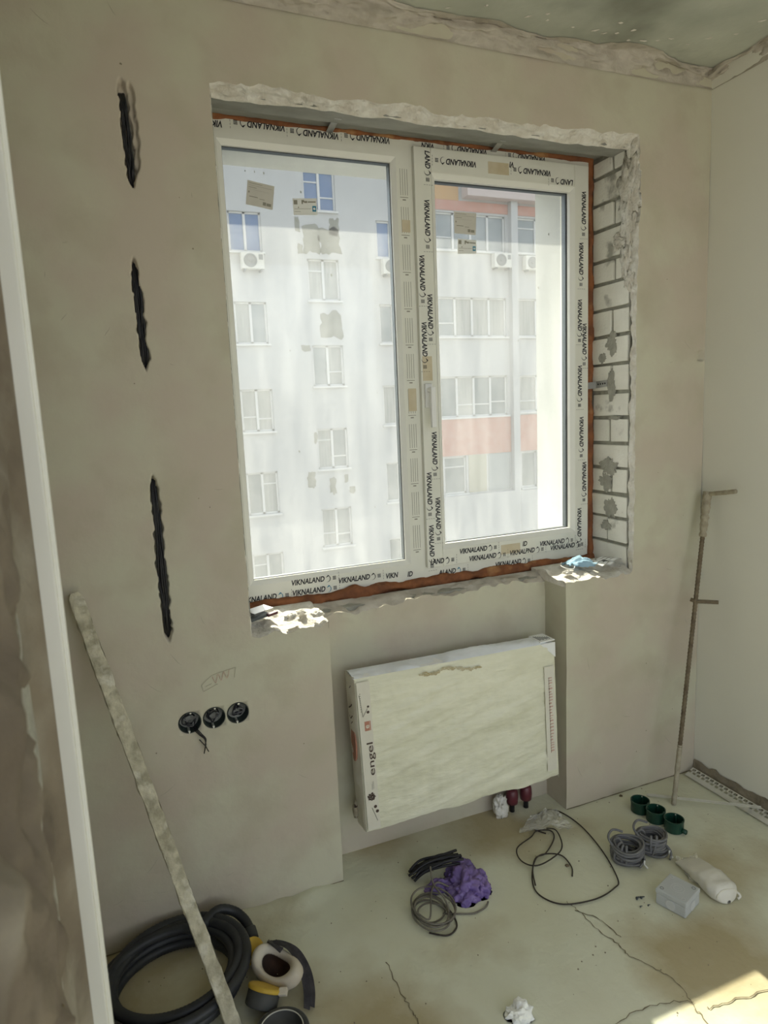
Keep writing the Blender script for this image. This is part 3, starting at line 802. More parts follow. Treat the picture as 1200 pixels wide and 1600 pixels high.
for zz_ in (2.27, 2.02, 1.72, 1.32, 1.10):
    word(V, .318, zz_, -90, yf, frame, logo=False)
# barcode-like bars on the mullion film
for k in range(11):
    b = MB(); z0 = 1.05 + k * .123
    for j in range(4):
        xx_ = .956 + j * .0085
        b.box(xx_, xx_ + .0014, FY - .0006, FY, z0, z0 + .085)
    b.box(.954, .984, FY - .0006, FY, z0 - .008, z0 - .006); b.box(.963, .975, FY - .0006, FY, z0 - .017, z0 - .013)
    b.build('film_bars', M['print_grey'], frame, kind='stuff')
# foam round the frame
def foam_tube(p0, p1, r, seed, n=70, squash=(1, 1, 1)):
    p0 = np.array(p0, float); p1 = np.array(p1, float); t = np.linspace(0, 1, n)
    L = np.linalg.norm(p1 - p0); ax = (p1 - p0) / L
    u = np.array((0, 1, 0.)); w = np.cross(ax, u)
    th = np.linspace(0, 2 * np.pi, 15)
    rr = r * (1 + .8 * fbm(t[:, None] * L * 22, np.cos(th)[None] * 1.2 + 5, seed, 3) + .5 * fbm(t[:, None] * L * 7, np.sin(th)[None] * .8 + 2, seed + 9, 2))
    return p0 + (t * L)[:, None, None] * ax + rr[..., None] * (np.cos(th)[None, :, None] * u * squash[1] + np.sin(th)[None, :, None] * w)
fo = MB()
fo.grid(foam_tube((.300, .238, .918), (1.765, .238, .916), .019, 201, 160))
fo.grid(foam_tube((1.757, .246, .915), (1.757, .246, 2.462), .0135, 203, 160))
fo.grid(foam_tube((.300, .246, 2.464), (1.765, .246, 2.464), .0105, 205, 160))
fo.grid(foam_tube((.300, .252, .92), (.300, .252, 2.46), .010, 207, 100))
foam = fo.build('mounting_foam', M['foam'], win, smooth=True)
MB().box(.296, 1.775, .262, .300, .893, .932).box(1.742, 1.776, .262, .300, .90, 2.47).box(.296, 1.775, .262, .300, 2.455, 2.474).box(.290, .304, .262, .300, .90, 2.47).build('foam_fill', M['foam'], win)
# anchor straps
def strap(pts, w, ax):
    mb = MB()
    for a, b_ in zip(pts[:-1], pts[1:]):
        a = Vector(a); b_ = Vector(b_); d = (b_ - a); u = Vector(ax) * (w / 2); n_ = d.cross(u).normalized() * .0008
        mb.obox((a + b_) / 2, d / 2, u, n_)
    return mb
strap([(.71, .238, 2.452), (.70, .150, 2.4505), (.695, .10, 2.4385)], .022, (1, 0, 0)).build('anchor_strap', M['steel'], win)
strap([(1.325, .238, 2.452), (1.30, .150, 2.4505), (1.285, .11, 2.4385)], .022, (1, 0, 0)).build('anchor_strap', M['steel'], win)
a_ = strap([(1.745, .238, 1.618), (1.7655, .215, 1.62), (1.7645, .150, 1.624)], .026, (0, 0, 1))
a_.build('anchor_strap', M['steel'], win)
hl = MB()
for k in range(4): hl.lathe([(.0035, 0), (.0035, .0006)], (1.7638, .162 + .013 * k, 1.6235 - .0006 * k), (-1, 0, 0), 8)
hl.build('strap_hole', M['print_black'], win, kind='stuff')
# paper labels on the glass
def sticker(q, y, m, parent, label, lines_, blue=None):
    """q: four corners (x,z) ul, ur, lr, ll"""
    mb = MB().poly(q, y, y + .0004); s = mb.build('sticker', m, parent, label=label)
    ul, ur, lr, ll = [Vector((a, 0, b)) for a, b in q]
    def at(u, v): return (ul * (1 - u) + ur * u) * (1 - v) + (ll * (1 - u) + lr * u) * v
    lm = MB()
    for (u0, u1, v0, v1) in lines_:
        c = [at(u0, v0), at(u1, v0), at(u1, v1), at(u0, v1)]
        lm.add([(p.x, y - .0005, p.z) for p in c], [(0, 1, 2, 3)])
    lm.build('sticker_print', M['print_grey'], s, kind='stuff')
    if blue:
        u0, u1, v0, v1 = blue; c = [at(u0, v0), at(u1, v0), at(u1, v1), at(u0, v1)]
        MB().add([(p.x, y - .0005, p.z) for p in c], [(0, 1, 2, 3)]).build('sticker_square', M['print_blue'], s)
        cc = at((u0 + u1) / 2, (v0 + v1) / 2)
        MB().add([(cc.x + .004 * math.cos(k), y - .0009, cc.z + .004 * math.sin(k)) for k in np.linspace(0, 6.28, 9)[:-1]], [tuple(range(8))]).build('sticker_dot', M['paper_white'], s)
L1 = [(.06, .55, .08, .10), (.06, .93, .17, .18), (.06, .35, .25, .27), (.06, .80, .34, .345), (.06, .10, .42, .5), (.10, .42, .62, .65), (.48, .68, .66, .68), (.62, .74, .76, .90), (.76, .93, .78, .90)]
L2 = [(.04, .19, .10, .36), (.36, .47, .10, .24), (.47, .60, .16, .28), (.62, .95, .18, .26), (.20, .24, .50, .58), (.05, .75, .62, .64), (.05, .30, .78, .80), (.36, .42, .24, .34)]
sticker([(.439, 2.293), (.524, 2.280), (.513, 2.208), (.428, 2.220)], .2605, M['paper_beige'], win, 'tilted beige paper label', L1)
sticker([(.581, 2.248), (.663, 2.254), (.662, 2.202), (.582, 2.197)], .2605, M['paper_white'], win, 'small white paper label with a blue square', L2, (.80, .96, .46, .80))
sticker([(1.168, 2.245), (1.259, 2.244), (1.255, 2.169), (1.168, 2.171)], .2545, M['paper_beige'], sash, 'beige paper label', L1)
sticker([(1.181, 2.154), (1.257, 2.151), (1.256, 2.105), (1.179, 2.101)], .2545, M['paper_white'], sash, 'small white paper label with a blue square', L2, (.80, .96, .46, .80))
# specks of grime on the glass
sp = MB(); rs = random.Random(12)
for (x, z) in [(.55, 1.77), (.56, 1.43), (.86, 1.62), (1.10, 1.93), (1.37, 2.30), (1.455, 1.80), (1.46, 1.68), (.62, 2.28), (.60, 2.19), (.71, 2.02), (1.55, 2.0), (.44, 2.33), (.47, 2.33), (.50, 2.328), (1.60, 2.2), (.83, 1.21)]:
    n = 7; r = rs.uniform(.0014, .003)
    sp.add([(x + r * rs.uniform(.6, 1.3) * math.cos(2 * math.pi * k / n), .2925, z + 1.6 * r * rs.uniform(.6, 1.3) * math.sin(2 * math.pi * k / n)) for k in range(n)], [tuple(range(n))])
sp.build('grime_speck', M['print_grey'], win, kind='stuff')

# ================================================================== THINGS ON AND IN THE WALL
def cables(name, label, x0, z0, x1, z1, n, seed, group):
    t = thing(name, label, 'cable', (x0, .012, z0), group)
    r = random.Random(seed)
    for k in range(n):
        off = (k - (n - 1) / 2) * .0052
        pts = []
        for i in range(9):
            u = i / 8; z = z0 + (z1 - z0) * u; x = x0 + (x1 - x0) * u + off * (1 - .3 * abs(2 * u - 1)) + r.uniform(-.0018, .0018)
            y = .007 + r.uniform(-.004, .006)
            if i in (0, 8): y = .026
            pts.append((x, y, z))
        MB().tube(smooth_path(pts, 4), .0033, 8).build('cable', M['black_cable'], t, smooth=True)
    return t
cables('cable_bundle', 'black cables in the topmost of three chased slots on the left wall', .079, 2.172, .073, 2.400, 4, 1, 'black cables in chased wall slots')
cables('cable_bundle', 'black cables in the middle slot, between the two other chased slots', .069, 1.700, .063, 1.978, 4, 2, 'black cables in chased wall slots')
cables('cable_bundle', 'black cables in the lowest and longest chased slot, above the sockets', .060, .932, .059, 1.395, 4, 3, 'black cables in chased wall slots')

def socket(k, label):
    cx, cz0 = .0965 + .071 * k, .667
    t = thing('socket_box', label, 'socket box', (cx, .04, cz0), 'black socket boxes sunk in the wall')
    MB().lathe([(.0330, 0.0415), (.0330, -.001), (.0315, -.002), (.0300, -.001), (.0292, .036), (.0100, .037)], (cx, 0, cz0), (0, 1, 0), 32).build('cup', M['socket_black'], t, smooth=True)
    for s in (1, -1):
        MB().lathe([(.0022, 0), (.0022, .003)], (cx + .004 * s, -.0006, cz0 + .0292 * s), (0, -1, 0), 8).tube([(cx + .004 * s, .001, cz0 + .0285 * s), (cx + .004 * s, .034, cz0 + .0285 * s)], .0035, 8).build('screw', M['screw'], t)
    rr = random.Random(20 + k)
    for j in range(4):
        a = rr.uniform(0, 6.28); pts = []
        for i in range(6):
            a += rr.uniform(.5, 1.1); r_ = rr.uniform(.008, .021)
            pts.append((cx + r_ * math.cos(a), .028 - .004 * i + rr.uniform(-.003, .003), cz0 + r_ * math.sin(a)))
        MB().tube(smooth_path(pts, 5), .0022, 6).build('wire', M['black_cable'] if j < 3 else M['grey_cable'], t, smooth=True)
    return t
s0 = socket(0, 'black round socket box with a loose wire hanging out, leftmost of three')
socket(1, 'black round socket box in the middle of the row of three')
socket(2, 'black round socket box at the right end, nearest the radiator')
for (dx, end) in ((0, (.128, -.014, .568)), (.004, (.142, -.012, .570)), (-.004, (.118, -.012, .614))):
    MB().tube(smooth_path([(.108 + dx, .012, .650), (.113 + dx, -.006, .642), (.122 + dx, -.012, .630), (.135 + dx * .5, -.013, .612), (.134, -.014, .592), end], 5), .0016, 6).build('wire', M['black_cable'], s0, smooth=True)

# ---- radiator in its wrapping
rad = thing('radiator', 'flat white panel radiator still wrapped in plastic under the window', 'radiator', (1.0, .05, .17))
RTL = np.array((.609, -.02, .708)); RTR = np.array((1.384, -.02, .696)); RBR = np.array((1.402, -.02, .166)); RBL = np.array((.626, -.02, .166))
def rp(u, v, y=0.0):
    p = (RTL * (1 - u) + RTR * u) * (1 - v) + (RBL * (1 - u) + RBR * u) * v
    return np.array((p[0], p[1] + y, p[2]))
U = np.linspace(0, 1, 120); Vv = np.linspace(0, 1, 90)
UU, VV = np.meshgrid(U, Vv)
PR = (RTL * (1 - UU[..., None]) + RTR * UU[..., None]) * (1 - VV[..., None]) + (RBL * (1 - UU[..., None]) + RBR * UU[..., None]) * VV[..., None]
rz = fbm(UU * 3 - VV * 2, VV * 16 + UU * 6, 301, 4) * .010 - .006 * np.abs(fbm(UU * 7 - VV * 5, VV * 7 + UU * 5, 306, 3)) + fbm(UU * 14, VV * 3, 307, 3) * .004 + fbm(UU * 22, VV * 6, 302, 3) * .0022 + fbm(UU * 2, VV * 2, 303, 2) * .008
edge = np.minimum(np.minimum(UU, 1 - UU) * 8, np.minimum(VV, 1 - VV) * 6); edge = np.clip(edge, 0, 1) ** .5
left_flat = np.clip((UU - .075) / .04, 0, 1)
PR[..., 1] -= (.006 + rz * left_flat) * edge
# bottom edge sags a little, right corner pulled
PR[..., 2] += fbm(UU * 9, VV * 0 + 3, 304, 3) * .012 * np.clip((VV - .93) / .07, 0, 1)
MB().grid(PR).build('front_wrapping', M['wrap'], rad, smooth=True, label='creased milky plastic wrapping')
body = MB()
cs = [rp(0, 0, .004), rp(1, 0, .004), rp(1, 1, .004), rp(0, 1, .004)]
cb = [c + np.array((0, .066, 0)) for c in cs]
body.add([tuple(c) for c in cs + cb], [(0, 1, 2, 3), (4, 7, 6, 5), (0, 4, 5, 1), (1, 5, 6, 2), (2, 6, 7, 3), (3, 7, 4, 0)])
body.build('body', M['radiator_white'], rad, bevel=.004)
# crumpled film on the top and left end
A = np.array([rp(u, 0, -.002) for u in np.linspace(-.004, .955, 90)]); B = A + np.array((0, .074, 0.004))
MB().grid(lumpy_strip(A, B, 12, .016, (0, 0, 1), 311, 16, .006)).build('top_wrapping', M['wrap_top'], rad, smooth=True, label='crumpled bluish film over the top edge')
A = np.array([rp(0, v, -.002) for v in np.linspace(-.012, 1, 60)]); B = A + np.array((-.006, .074, 0))
MB().grid(lumpy_strip(A, B, 10, .008, (-1, 0, 0), 313, 18, .004)).build('end_wrapping', M['card'], rad, smooth=True)
A = np.array([rp(1, v, -.002) for v in np.linspace(.13, 1.01, 60)]); B = A + np.array((.004, .072, 0))
MB().grid(lumpy_strip(A, B, 10, .010, (1, 0, 0), 314, 18, .004)).build('end_wrapping', M['card'], rad, smooth=True)
# bare white corner with its grille
gr = MB()
gr.box(1.322, 1.385, -.0235, .050, .7035, .7075)
gr.add([(1.322, -.0245, .6985), (1.386, -.0245, .6975), (1.3875, -.0245, .640)] + [(1.322, -.019, .6985), (1.386, -.019, .6975), (1.3875, -.019, .640)], [(0, 1, 2), (3, 5, 4), (0, 3, 4, 1), (1, 4, 5, 2), (2, 5, 3, 0)])
gr.build('bare_corner', M['radiator_white'], rad, bevel=.0008, label='uncovered white metal corner')
gl = MB()
for k in range(7): gl.box(1.330 + .007 * k, 1.333 + .007 * k, -.010 + .004 * (k % 2), .036 - .004 * k, .7076, .7082)
gl.build('grille_slots', M['gasket'], rad, kind='stuff')
# printed cardboard edge strip on the left, with its lettering
def on_front(u, v, lift): p = rp(u, v, -.0075 - lift); return tuple(p)
def front_quad(mb, u0, u1, v0, v1, lift=.001): mb.add([on_front(u0, v0, lift), on_front(u1, v0, lift), on_front(u1, v1, lift), on_front(u0, v1, lift)], [(0, 1, 2, 3)])
cd = MB(); front_quad(cd, .004, .062, .02, .985, .0012); card = cd.build('edge_strip', M['card'], rad, label='printed cardboard strip along the left edge')
cd = MB(); front_quad(cd, .93, .985, .16, .93, .0022); front_quad(cd, .93, .931, .10, .95, .003); card2 = cd.build('edge_strip', M['card'], rad)
v, f = text_geo('engel', .006, 0)
tw = max(p[0] for p in v); th_ = .030
ln = .118
mb = MB(); u_of = .037
mb.add([on_front(.0555 - (.0) - (0.066 - b * .0) * 0 + (-b) * .040 + .0, .63 - a / tw * (ln / .538), .002) for a, b, c in v], f)
mb.build('brand_lettering', M['print_brown'], card)
lo = MB(); front_quad(lo, .026, .048, .272, .333, .002)
lo.build('logo_square', M['print_orange'], card)
lo2 = MB(); front_quad(lo2, .0495, .0535, .272, .333, .002); lo2.build('logo_bar', M['print_orange'], card)
vv, ff = text_geo('e', .02, 0)
le = MB().add([on_front(.045 - b * .030, .318 - a * .05, .0028) for a, b, c in vv], ff); le.build('logo_letter', M['card'], card)
dots = MB(); rd = random.Random(5)
def dot(u, v, r): dots.add([tuple(np.array(on_front(u, v, .002)) + np.array((r * math.cos(k), 0, r * math.sin(k)))) for k in np.linspace(0, 6.28, 9)[:-1]], [tuple(range(8))])
for k in range(26):
    a = k * 2.4; r_ = .0038 * math.sqrt(k); dot(.032 + r_ * math.cos(a) * .9, .765 + r_ * math.sin(a) * 1.3, .0022 + .0006 * (k % 3))
dot(.045, .835, .006); dot(.052, .868, .006); dot(.046, .215, .0052); dot(.048, .180, .004)
dots.build('dot_pattern', M['print_brown'], card, kind='stuff')
lm = MB()
for (u0, v0, v1) in [(.040, .665, .72), (.044, .665, .715), (.036, .68, .72)]: front_quad(lm, u0, u0 + .0012, v0, v1, .002)
for (a, b_) in [((.012, .10), (.022, .24)), ((.022, .24), (.045, .19)), ((.030, .84), (.050, .93))]:
    lm.tube([on_front(*a, .0022), on_front(*b_, .0022)], .0010, 4)
for k in range(9): front_quad(lm, .014, .018, .09 + k * .014, .096 + k * .014, .002)
lm.build('fine_print', M['print_grey'], card, kind='stuff')
rl = MB(); rq = random.Random(3)
vcur = .24
while vcur < .80:
    h_ = rq.uniform(.010, .022); front_quad(rl, .952, .952 + rq.choice((.014, .020, .020)), vcur, vcur + h_ * .55, .0032); front_quad(rl, .952, .956, vcur, vcur + h_, .0032); vcur += h_ + .006
rl.build('faded_lettering', M['print_rose'], card2, kind='stuff')
el = MB(); n = 20
el.add([(.608, .016 + .022 * math.cos(2 * math.pi * k / n), .47 + .062 * math.sin(2 * math.pi * k / n)) for k in range(n)] + [(.616, .016 + .022 * math.cos(2 * math.pi * k / n), .47 + .062 * math.sin(2 * math.pi * k / n)) for k in range(n)], [tuple(range(n))] + [(k, n + k, n + (k + 1) % n, (k + 1) % n) for k in range(n)])
el.build('print_disc', M['print_orange'], rad)
mk = MB()
for (z, a) in [(.665, .35), (.60, -.4), (.56, .5), (.54, -.2), (.24, .2)]:
    mk.tube(smooth_path([(.6055, .006, z + .012), (.6050, .018, z), (.6055, .030, z + .012 * a), (.606, .034, z - .01)], 4), .0020, 5)
mk.build('end_print', M['print_brown'], rad, kind='stuff')
# rust-brown smear near the top of the wrapping
stn = MB(); rs2 = random.Random(8)
for k in range(46):
    q_ = k / 45; u = .30 + .30 * q_ + rs2.uniform(-.012, .012)
    v_ = .030 + .016 * math.sin(q_ * 9) + .014 * rs2.random() + .02 * (q_ > .45); a = rs2.uniform(.004, .015); b_ = rs2.uniform(.0012, .0045); n = 9; ti = rs2.uniform(-.7, .3)
    c = np.array(on_front(u, v_, .0035))
    def pz(q):
        x_, z_ = a * rs2.uniform(.6, 1.3) * math.cos(2 * math.pi * q / n), b_ * rs2.uniform(.6, 1.4) * math.sin(2 * math.pi * q / n)
        return tuple(c + np.array((x_ * math.cos(ti) - z_ * math.sin(ti), -.0001 * (k % 5), x_ * math.sin(ti) + z_ * math.cos(ti))))
    stn.add([pz(q) for q in range(n)], [tuple(range(n))])
stn.build('dirt_smear', M['stain'], rad, kind='stuff')
for (x, z) in [(.70, .62), (1.30, .62), (.70, .26), (1.30, .26)]:
    MB().box(x - .02, x + .02, .066, .124, z - .03, z + .03).build('bracket', M['steel'], rad)
MB().add(*crumple((.612, .045, .215), (.010, .012, .030), 4, .5, 2, -9, 2)).build('corner_cap', M['crust'], rad, smooth=True)

# pipe ends below the radiator
for k, (x, lab) in enumerate([(1.262, 'dark red capped pipe end below the radiator, left of the pair'), (1.325, 'dark red capped pipe end below the radiator, right of the pair')]):
    t = thing('pipe_end', lab, 'pipe', (x, .085, 0), 'capped pipe ends under the radiator')
    MB().tube([(x, .085, 0), (x, .085, .05), (x, .085, .125)], .010, 10).build('pipe', M['black_cable'], t, smooth=True)
    MB().lathe([(.012, .03), (.022, .036), (.024, .06), (.022, .085), (.014, .095)], (x, .085, 0), (0, 0, 1), 16).build('cap', M['maroon'], t, smooth=True)
rag = MB(); c, f = crumple((1.205, .075, .035), (.026, .020, .045), 6, .6, 1.8, -.8, 4); rag.add(c, f)
tag(rag.build('plastic_scrap', M['bag_white'], smooth=True, base=(1.205, .075, 0)), 'small whitish plastic scrap standing against the recess wall under the radiator', 'scrap')

# ================================================================== ON THE SILL
msk = thing('face_mask', 'light blue disposable face mask lying on the right end of the sill', 'face mask', (1.585, .09, .925))
mu = np.linspace(0, 1, 26); mv = np.linspace(0, 1, 22); MU, MV = np.meshgrid(mu, mv)
mx_ = 1.545 + .095 * MU; my_ = .150 - .080 * MV - .020 * MU
mz_ = .938 + .024 * np.sin(np.pi * MU) * np.sin(np.pi * MV) + .006 * np.abs((MV * 7) % 2 - 1) + .012 * fbm(MU * 5, MV * 5, 401, 3)
MB().grid(np.stack([mx_, my_, mz_], -1)).grid(np.stack([mx_, my_, mz_ - .004], -1)).build('pleated_sheet', M['mask_blue'], msk, smooth=True)
for pts in ([(1.545, .148, .940), (1.515, .11, .937), (1.512, .07, .936), (1.53, .055, .936), (1.548, .070, .940)], [(1.638, .12, .941), (1.665, .09, .942), (1.668, .05, .940), (1.648, .040, .940), (1.638, .052, .940)]):
    MB().tube(smooth_path(pts, 6), .0016, 5).build('ear_loop', M['paper_white'], msk, smooth=True)
for i, (x, y, a, w, lab) in enumerate([(1.675, .06, .3, .055, 'grey strip of torn packaging on the right end of the sill, nearest the wall edge'), (1.715, .085, -.2, .05, 'pale strip of torn packaging beside the face mask, touching the brick reveal')]):
    c_, s_ = math.cos(a), math.sin(a)
    P_ = np.array([[(x + (u - .5) * .10 * c_ - (v - .5) * w * s_, y + (u - .5) * .10 * s_ + (v - .5) * w * c_, .939 + .006 * i + .004 * math.sin(u * 9 + v * 4)) for u in np.linspace(0, 1, 12)] for v in np.linspace(0, 1, 5)])
    P2 = P_ - np.array((0, 0, .002))
    t = thing('packaging_strip', lab, 'packaging', (x, y, .935), 'torn packaging strips on the sill')
    MB().grid(P_).grid(P2).build('strip', M['paper_white'], t, smooth=True)
    b = MB()
    for k in range(3):
        q = P_[1 + k]; b.add([tuple(p + np.array((0, 0, .0008))) for p in q[1:-1]] + [tuple(p * 1 + np.array((0, .006, .0008))) for p in q[1:-1]], [(j, j + 1, 10 + j + 1, 10 + j) for j in range(9)])
    b.build('printed_line', M['print_grey'], t)
t = thing('metal_offcut', 'dark metal offcut on the left end of the sill beside the foam', 'offcut', (.335, .10, .925))
MB().obox((.345, .10, .945), (.035, .02, .0), (-.012, .02, .002), (0, 0, .006)).build('plate', M['steel'], t, bevel=.001)
MB().obox((.335, .06, .938), (.030, .006, .004), (-.003, .014, 0), (0, 0, .004)).build('plate', M['gasket'], t, bevel=.001)
MB().obox((.375, .05, .945), (.016, .004, .002), (-.002, .008, 0), (0, 0, .004)).build('red_tab', M['maroon'], t, bevel=.001)
rc_ = random.Random(31)
for i, (x, y, s, lab) in enumerate([(.43, .04, .020, 'white plaster chunk on the left sill end, leftmost of the three'), (.475, .075, .016, 'white plaster chunk on the left sill end, between the two others'), (.515, .03, .018, 'white plaster chunk on the left sill end, rightmost, above the recess edge'),
                                    (1.50, .05, .018, 'white plaster chunk on the right sill end, left of the face mask')]):
    tag(MB().add(*crumple((x, y, .926), (s, s * .8, s * .6), 10 + i, .6, 1.6, -.5, 3, False)).build('plaster_chunk', M['plaster_broken'], base=(x, y, .92)), lab, 'plaster chunk', 'plaster chunks on the sill')

# ================================================================== LEANING TOOLS
def lath():
    t = thing('wooden_lath', 'long lath crusted with cement leaning against the wall on the left', 'lath', (.113, -.42, 0))
    p0 = np.array((.110, -.418, .004)); p1 = np.array((-.172, -.022, 1.108)); n = 90
    ax = (p1 - p0) / np.linalg.norm(p1 - p0); L = np.linalg.norm(p1 - p0)
    w = np.cross(ax, (0.3, -1, 0.3)); w /= np.linalg.norm(w); d = np.cross(w, ax)
    tt = np.linspace(0, 1, n); th = np.linspace(0, 2 * np.pi, 17)
    sx = np.sign(np.cos(th)) * np.abs(np.cos(th)) ** .35; sy = np.sign(np.sin(th)) * np.abs(np.sin(th)) ** .35
    end = np.clip((1 - tt) / .012, .25, 1) ** .5
    wob = fbm(tt[:, None] * 40, th[None] * .9, 501, 4) * .0045
    A = .0185 * end[:, None] + wob; B = .0065 + wob
    Pp = p0 + (tt * L)[:, None, None] * ax + (sx[None] * A)[..., None] * w + (sy[None] * B)[..., None] * d
    mb = MB().grid(Pp); k = len(mb.v)
    mb.add([tuple(p) for p in Pp[-1][:-1]], [tuple(range(16))]); mb.add([tuple(p) for p in Pp[0][:-1]], [tuple(range(16))])
    mb.build('lath', M['lath'], t, smooth=False)
lath()

def rebar():
    t = thing('rebar_stirrer', 'rusty ribbed rebar rod with handle and cross bar leaning in the corner', 'rod', (1.836, -.155, 0))
    a = Vector((1.838, -.155, .004)); b_ = Vector((2.080, -.052, 1.185)); d = b_ - a
    pts = []; rr = []
    n = 260
    for i in range(n + 1):
        u = i / n; pts.append(a + d * u)
        rr.append((.0078 + (.0014 if i % 3 == 0 else 0)) if u > .18 else .0075)
    MB().tube(pts, rr, 9).build('rod', M['rust'], t, smooth=True)
    n = 26; P2 = [a + d * (.0 + .19 * i / n) for i in range(n + 1)]
    MB().tube(P2, [.0092 + .0018 * mnoise.noise(Vector((i * .9, 3, 1))) for i in range(n + 1)], 10).build('cement_sleeve', M['crust'], t, smooth=True)
    P2 = [a + d * (.86 + .145 * i / n) for i in range(n + 1)]
    MB().tube(P2, [.013 + .004 * (i / n) + .004 * mnoise.noise(Vector((i * .5, 7, 1))) for i in range(n + 1)], 12).build('cement_sleeve', M['crust'], t, smooth=True)
    m = a + d * .997
    hp = [m + (Vector((2.072, -.186, 1.206)) - m) * (i / 20) for i in range(21)]
    MB().tube(hp, [.0085 + .0016 * mnoise.noise(Vector((i * .8, 1, 4))) for i in range(21)], 10).build('handle', M['crust'], t, smooth=True)
    q = a + d * .652
    MB().tube([q + Vector((-.012, .014, .006)), q + Vector((.0, .0, -.0)), Vector((2.045, -.150, .778))], .0075, 10).build('cross_bar', M['rust'], t, smooth=True)
rebar()

# ================================================================== FLOOR: LEFT FRONT
def hose():
    t = thing('vacuum_hose', 'thick black corrugated hose coiled on the floor at the foot of the wall', 'hose', (.0, -.24, 0))
    pts = []; r = random.Random(2)
    turns = 5.4; N_ = 118
    for i in range(N_ + 1):
        u = i / N_; a = math.radians(200) - u * turns * 2 * math.pi
        lap = u * turns
        R_ = 1.03 - .17 * (.5 + .5 * math.sin(lap * 2.3 + .5)) - .05 * math.sin(lap * 5.1)
        cx, cy = -.022 + .010 * math.sin(lap * 2.1), -.212 + .008 * math.cos(lap * 1.7)
        z = .015 + .021 * min(lap, 3.6) * (.8 + .2 * math.sin(a + 1)) * .8
        pts.append((cx + .186 * R_ * math.cos(a), cy + .168 * R_ * math.sin(a), z))
    end = pts[-1]
    pts += [(.120, -.060, .082), (.165, -.060, .066), (.192, -.085, .050), (.203, -.118, .038), (.206, -.150, .026)]
    P_ = smooth_path(pts, 9)
    rr = [.0138 + (.0009 if i % 2 else 0) for i in range(len(P_))]
    MB().tube(P_, rr, 14).build('hose', M['hose'], t, smooth=True)
    MB().tube(P_[-9:], .0185, 16).build('cuff', M['cartridge'], t, smooth=True)
hose()

def respirator():
    t = thing('respirator', 'used half-face respirator with yellow rings and black filter cartridges on the floor', 'respirator', (.245, -.31, 0))
    c = Vector((.238, -.310, .066)); u = Vector((.050, -.062, -.010)); u.normalize(); nrm = Vector((.10, -.55, .83)).normalized()
    nrm = (nrm - u * nrm.dot(u)).normalized(); w = nrm.cross(u)
    # face seal: oval skirt rolled outwards
    P_ = []
    prof = [(.62, -.016), (.68, .000), (.78, .010), (.90, .014), (1.0, .010), (1.10, -.002), (1.15, -.018), (1.10, -.036), (.92, -.054), (.70, -.066)]
    for k in range(41):
        a = 2 * math.pi * k / 40; row = []
        for (rr, h) in prof:
            ra = .070 * (1 + .10 * math.cos(a)); rb_ = .045 * (1 + .08 * math.cos(2 * a))
            dz = .010 * math.cos(2 * a)
            row.append(tuple(c + u * (math.cos(a) * ra * rr) + w * (math.sin(a) * rb_ * rr) + nrm * (h * .75 + dz)))
        P_.append(row)
    MB().grid(np.array(P_)).build('face_seal', M['rubber_white'], t, smooth=True)
    vs = []; fs = []
    rings_ = [(.63, -.012), (.60, -.034), (.48, -.056), (.02, -.066)]
    for (rr, h) in rings_:
        for k in range(28):
            a = 2 * math.pi * k / 28; ra = .070 * (1 + .10 * math.cos(a)); rb_ = .045 * (1 + .08 * math.cos(2 * a)); dz = .010 * math.cos(2 * a) * min(1, rr * 1.6)
            vs.append(c + u * (math.cos(a) * ra * rr) + w * (math.sin(a) * rb_ * rr) + nrm * (h * .8 + dz))
    for i in range(3):
        for k in range(28): fs.append((i * 28 + k, i * 28 + (k + 1) % 28, (i + 1) * 28 + (k + 1) % 28, (i + 1) * 28 + k))
    MB().add(vs, fs).build('inner_cup', M['mask_inner'], t, smooth=True)
    # two cartridges with yellow rings
    for (p, ax, R_, L_) in [((.190, -.372, .036), (.36, .36, .64), .043, .044), ((.190, -.214, .042), (.40, -.70, .55), .033, .030)]:
        p = Vector(p); ax = Vector(ax).normalized()
        cr = MB().lathe([(R_ * .9, -L_ * .55), (R_, -L_ * .45), (R_, L_ * .35), (R_ * .9, L_ * .42)], p, ax, 28).build('cartridge', M['cartridge'], t, smooth=True)
        MB().lathe([(R_ * 1.02, L_ * .32), (R_ * 1.06, L_ * .36), (R_ * 1.06, L_ * .52), (R_ * .95, L_ * .58), (R_ * .7, L_ * .6)], p, ax, 28).build('yellow_ring', M['yellow'], cr, smooth=True)
    MB().obox((.240, -.395, .050), (.010, -.004, 0), (.004, .007, .004), (-.002, -.002, .006)).build('buckle', M['rubber_white'], t, bevel=.002)
    def strap_(pts, wd, name):
        Q = smooth_path(pts, 8); a = []; b = []
        for i, p in enumerate(Q):
            tt = (Q[min(i + 1, len(Q) - 1)] - Q[max(i - 1, 0)]).normalized(); s = tt.cross(Vector((.3, -.2, 1))).normalized()
            tw_ = .4 * math.sin(i * .22); s = (s + Vector((0, 0, tw_))).normalized()
            a.append(tuple(p + s * wd)); b.append(tuple(p - s * wd))
        a = np.array(a); b = np.array(b)
        MB().grid(np.stack([a, b])).grid(np.stack([a, b]) + np.array((.0006, .0006, .0012))).build(name, M['strap'], t, smooth=True)
    strap_([(.232, -.248, .072), (.264, -.254, .076), (.302, -.285, .060), (.320, -.335, .036), (.318, -.390, .020), (.304, -.432, .012)], .010, 'strap')
    strap_([(.250, -.262, .088), (.284, -.296, .080), (.304, -.345, .056), (.302, -.400, .032), (.290, -.438, .016)], .009, 'strap')
    strap_([(.238, -.245, .082), (.244, -.275, .092), (.262, -.298, .085)], .009, 'strap')
respirator()
t = thing('round_filter', 'round black filter cap with a pale rim beside the respirator, at the frame bottom', 'filter', (.212, -.487, 0))
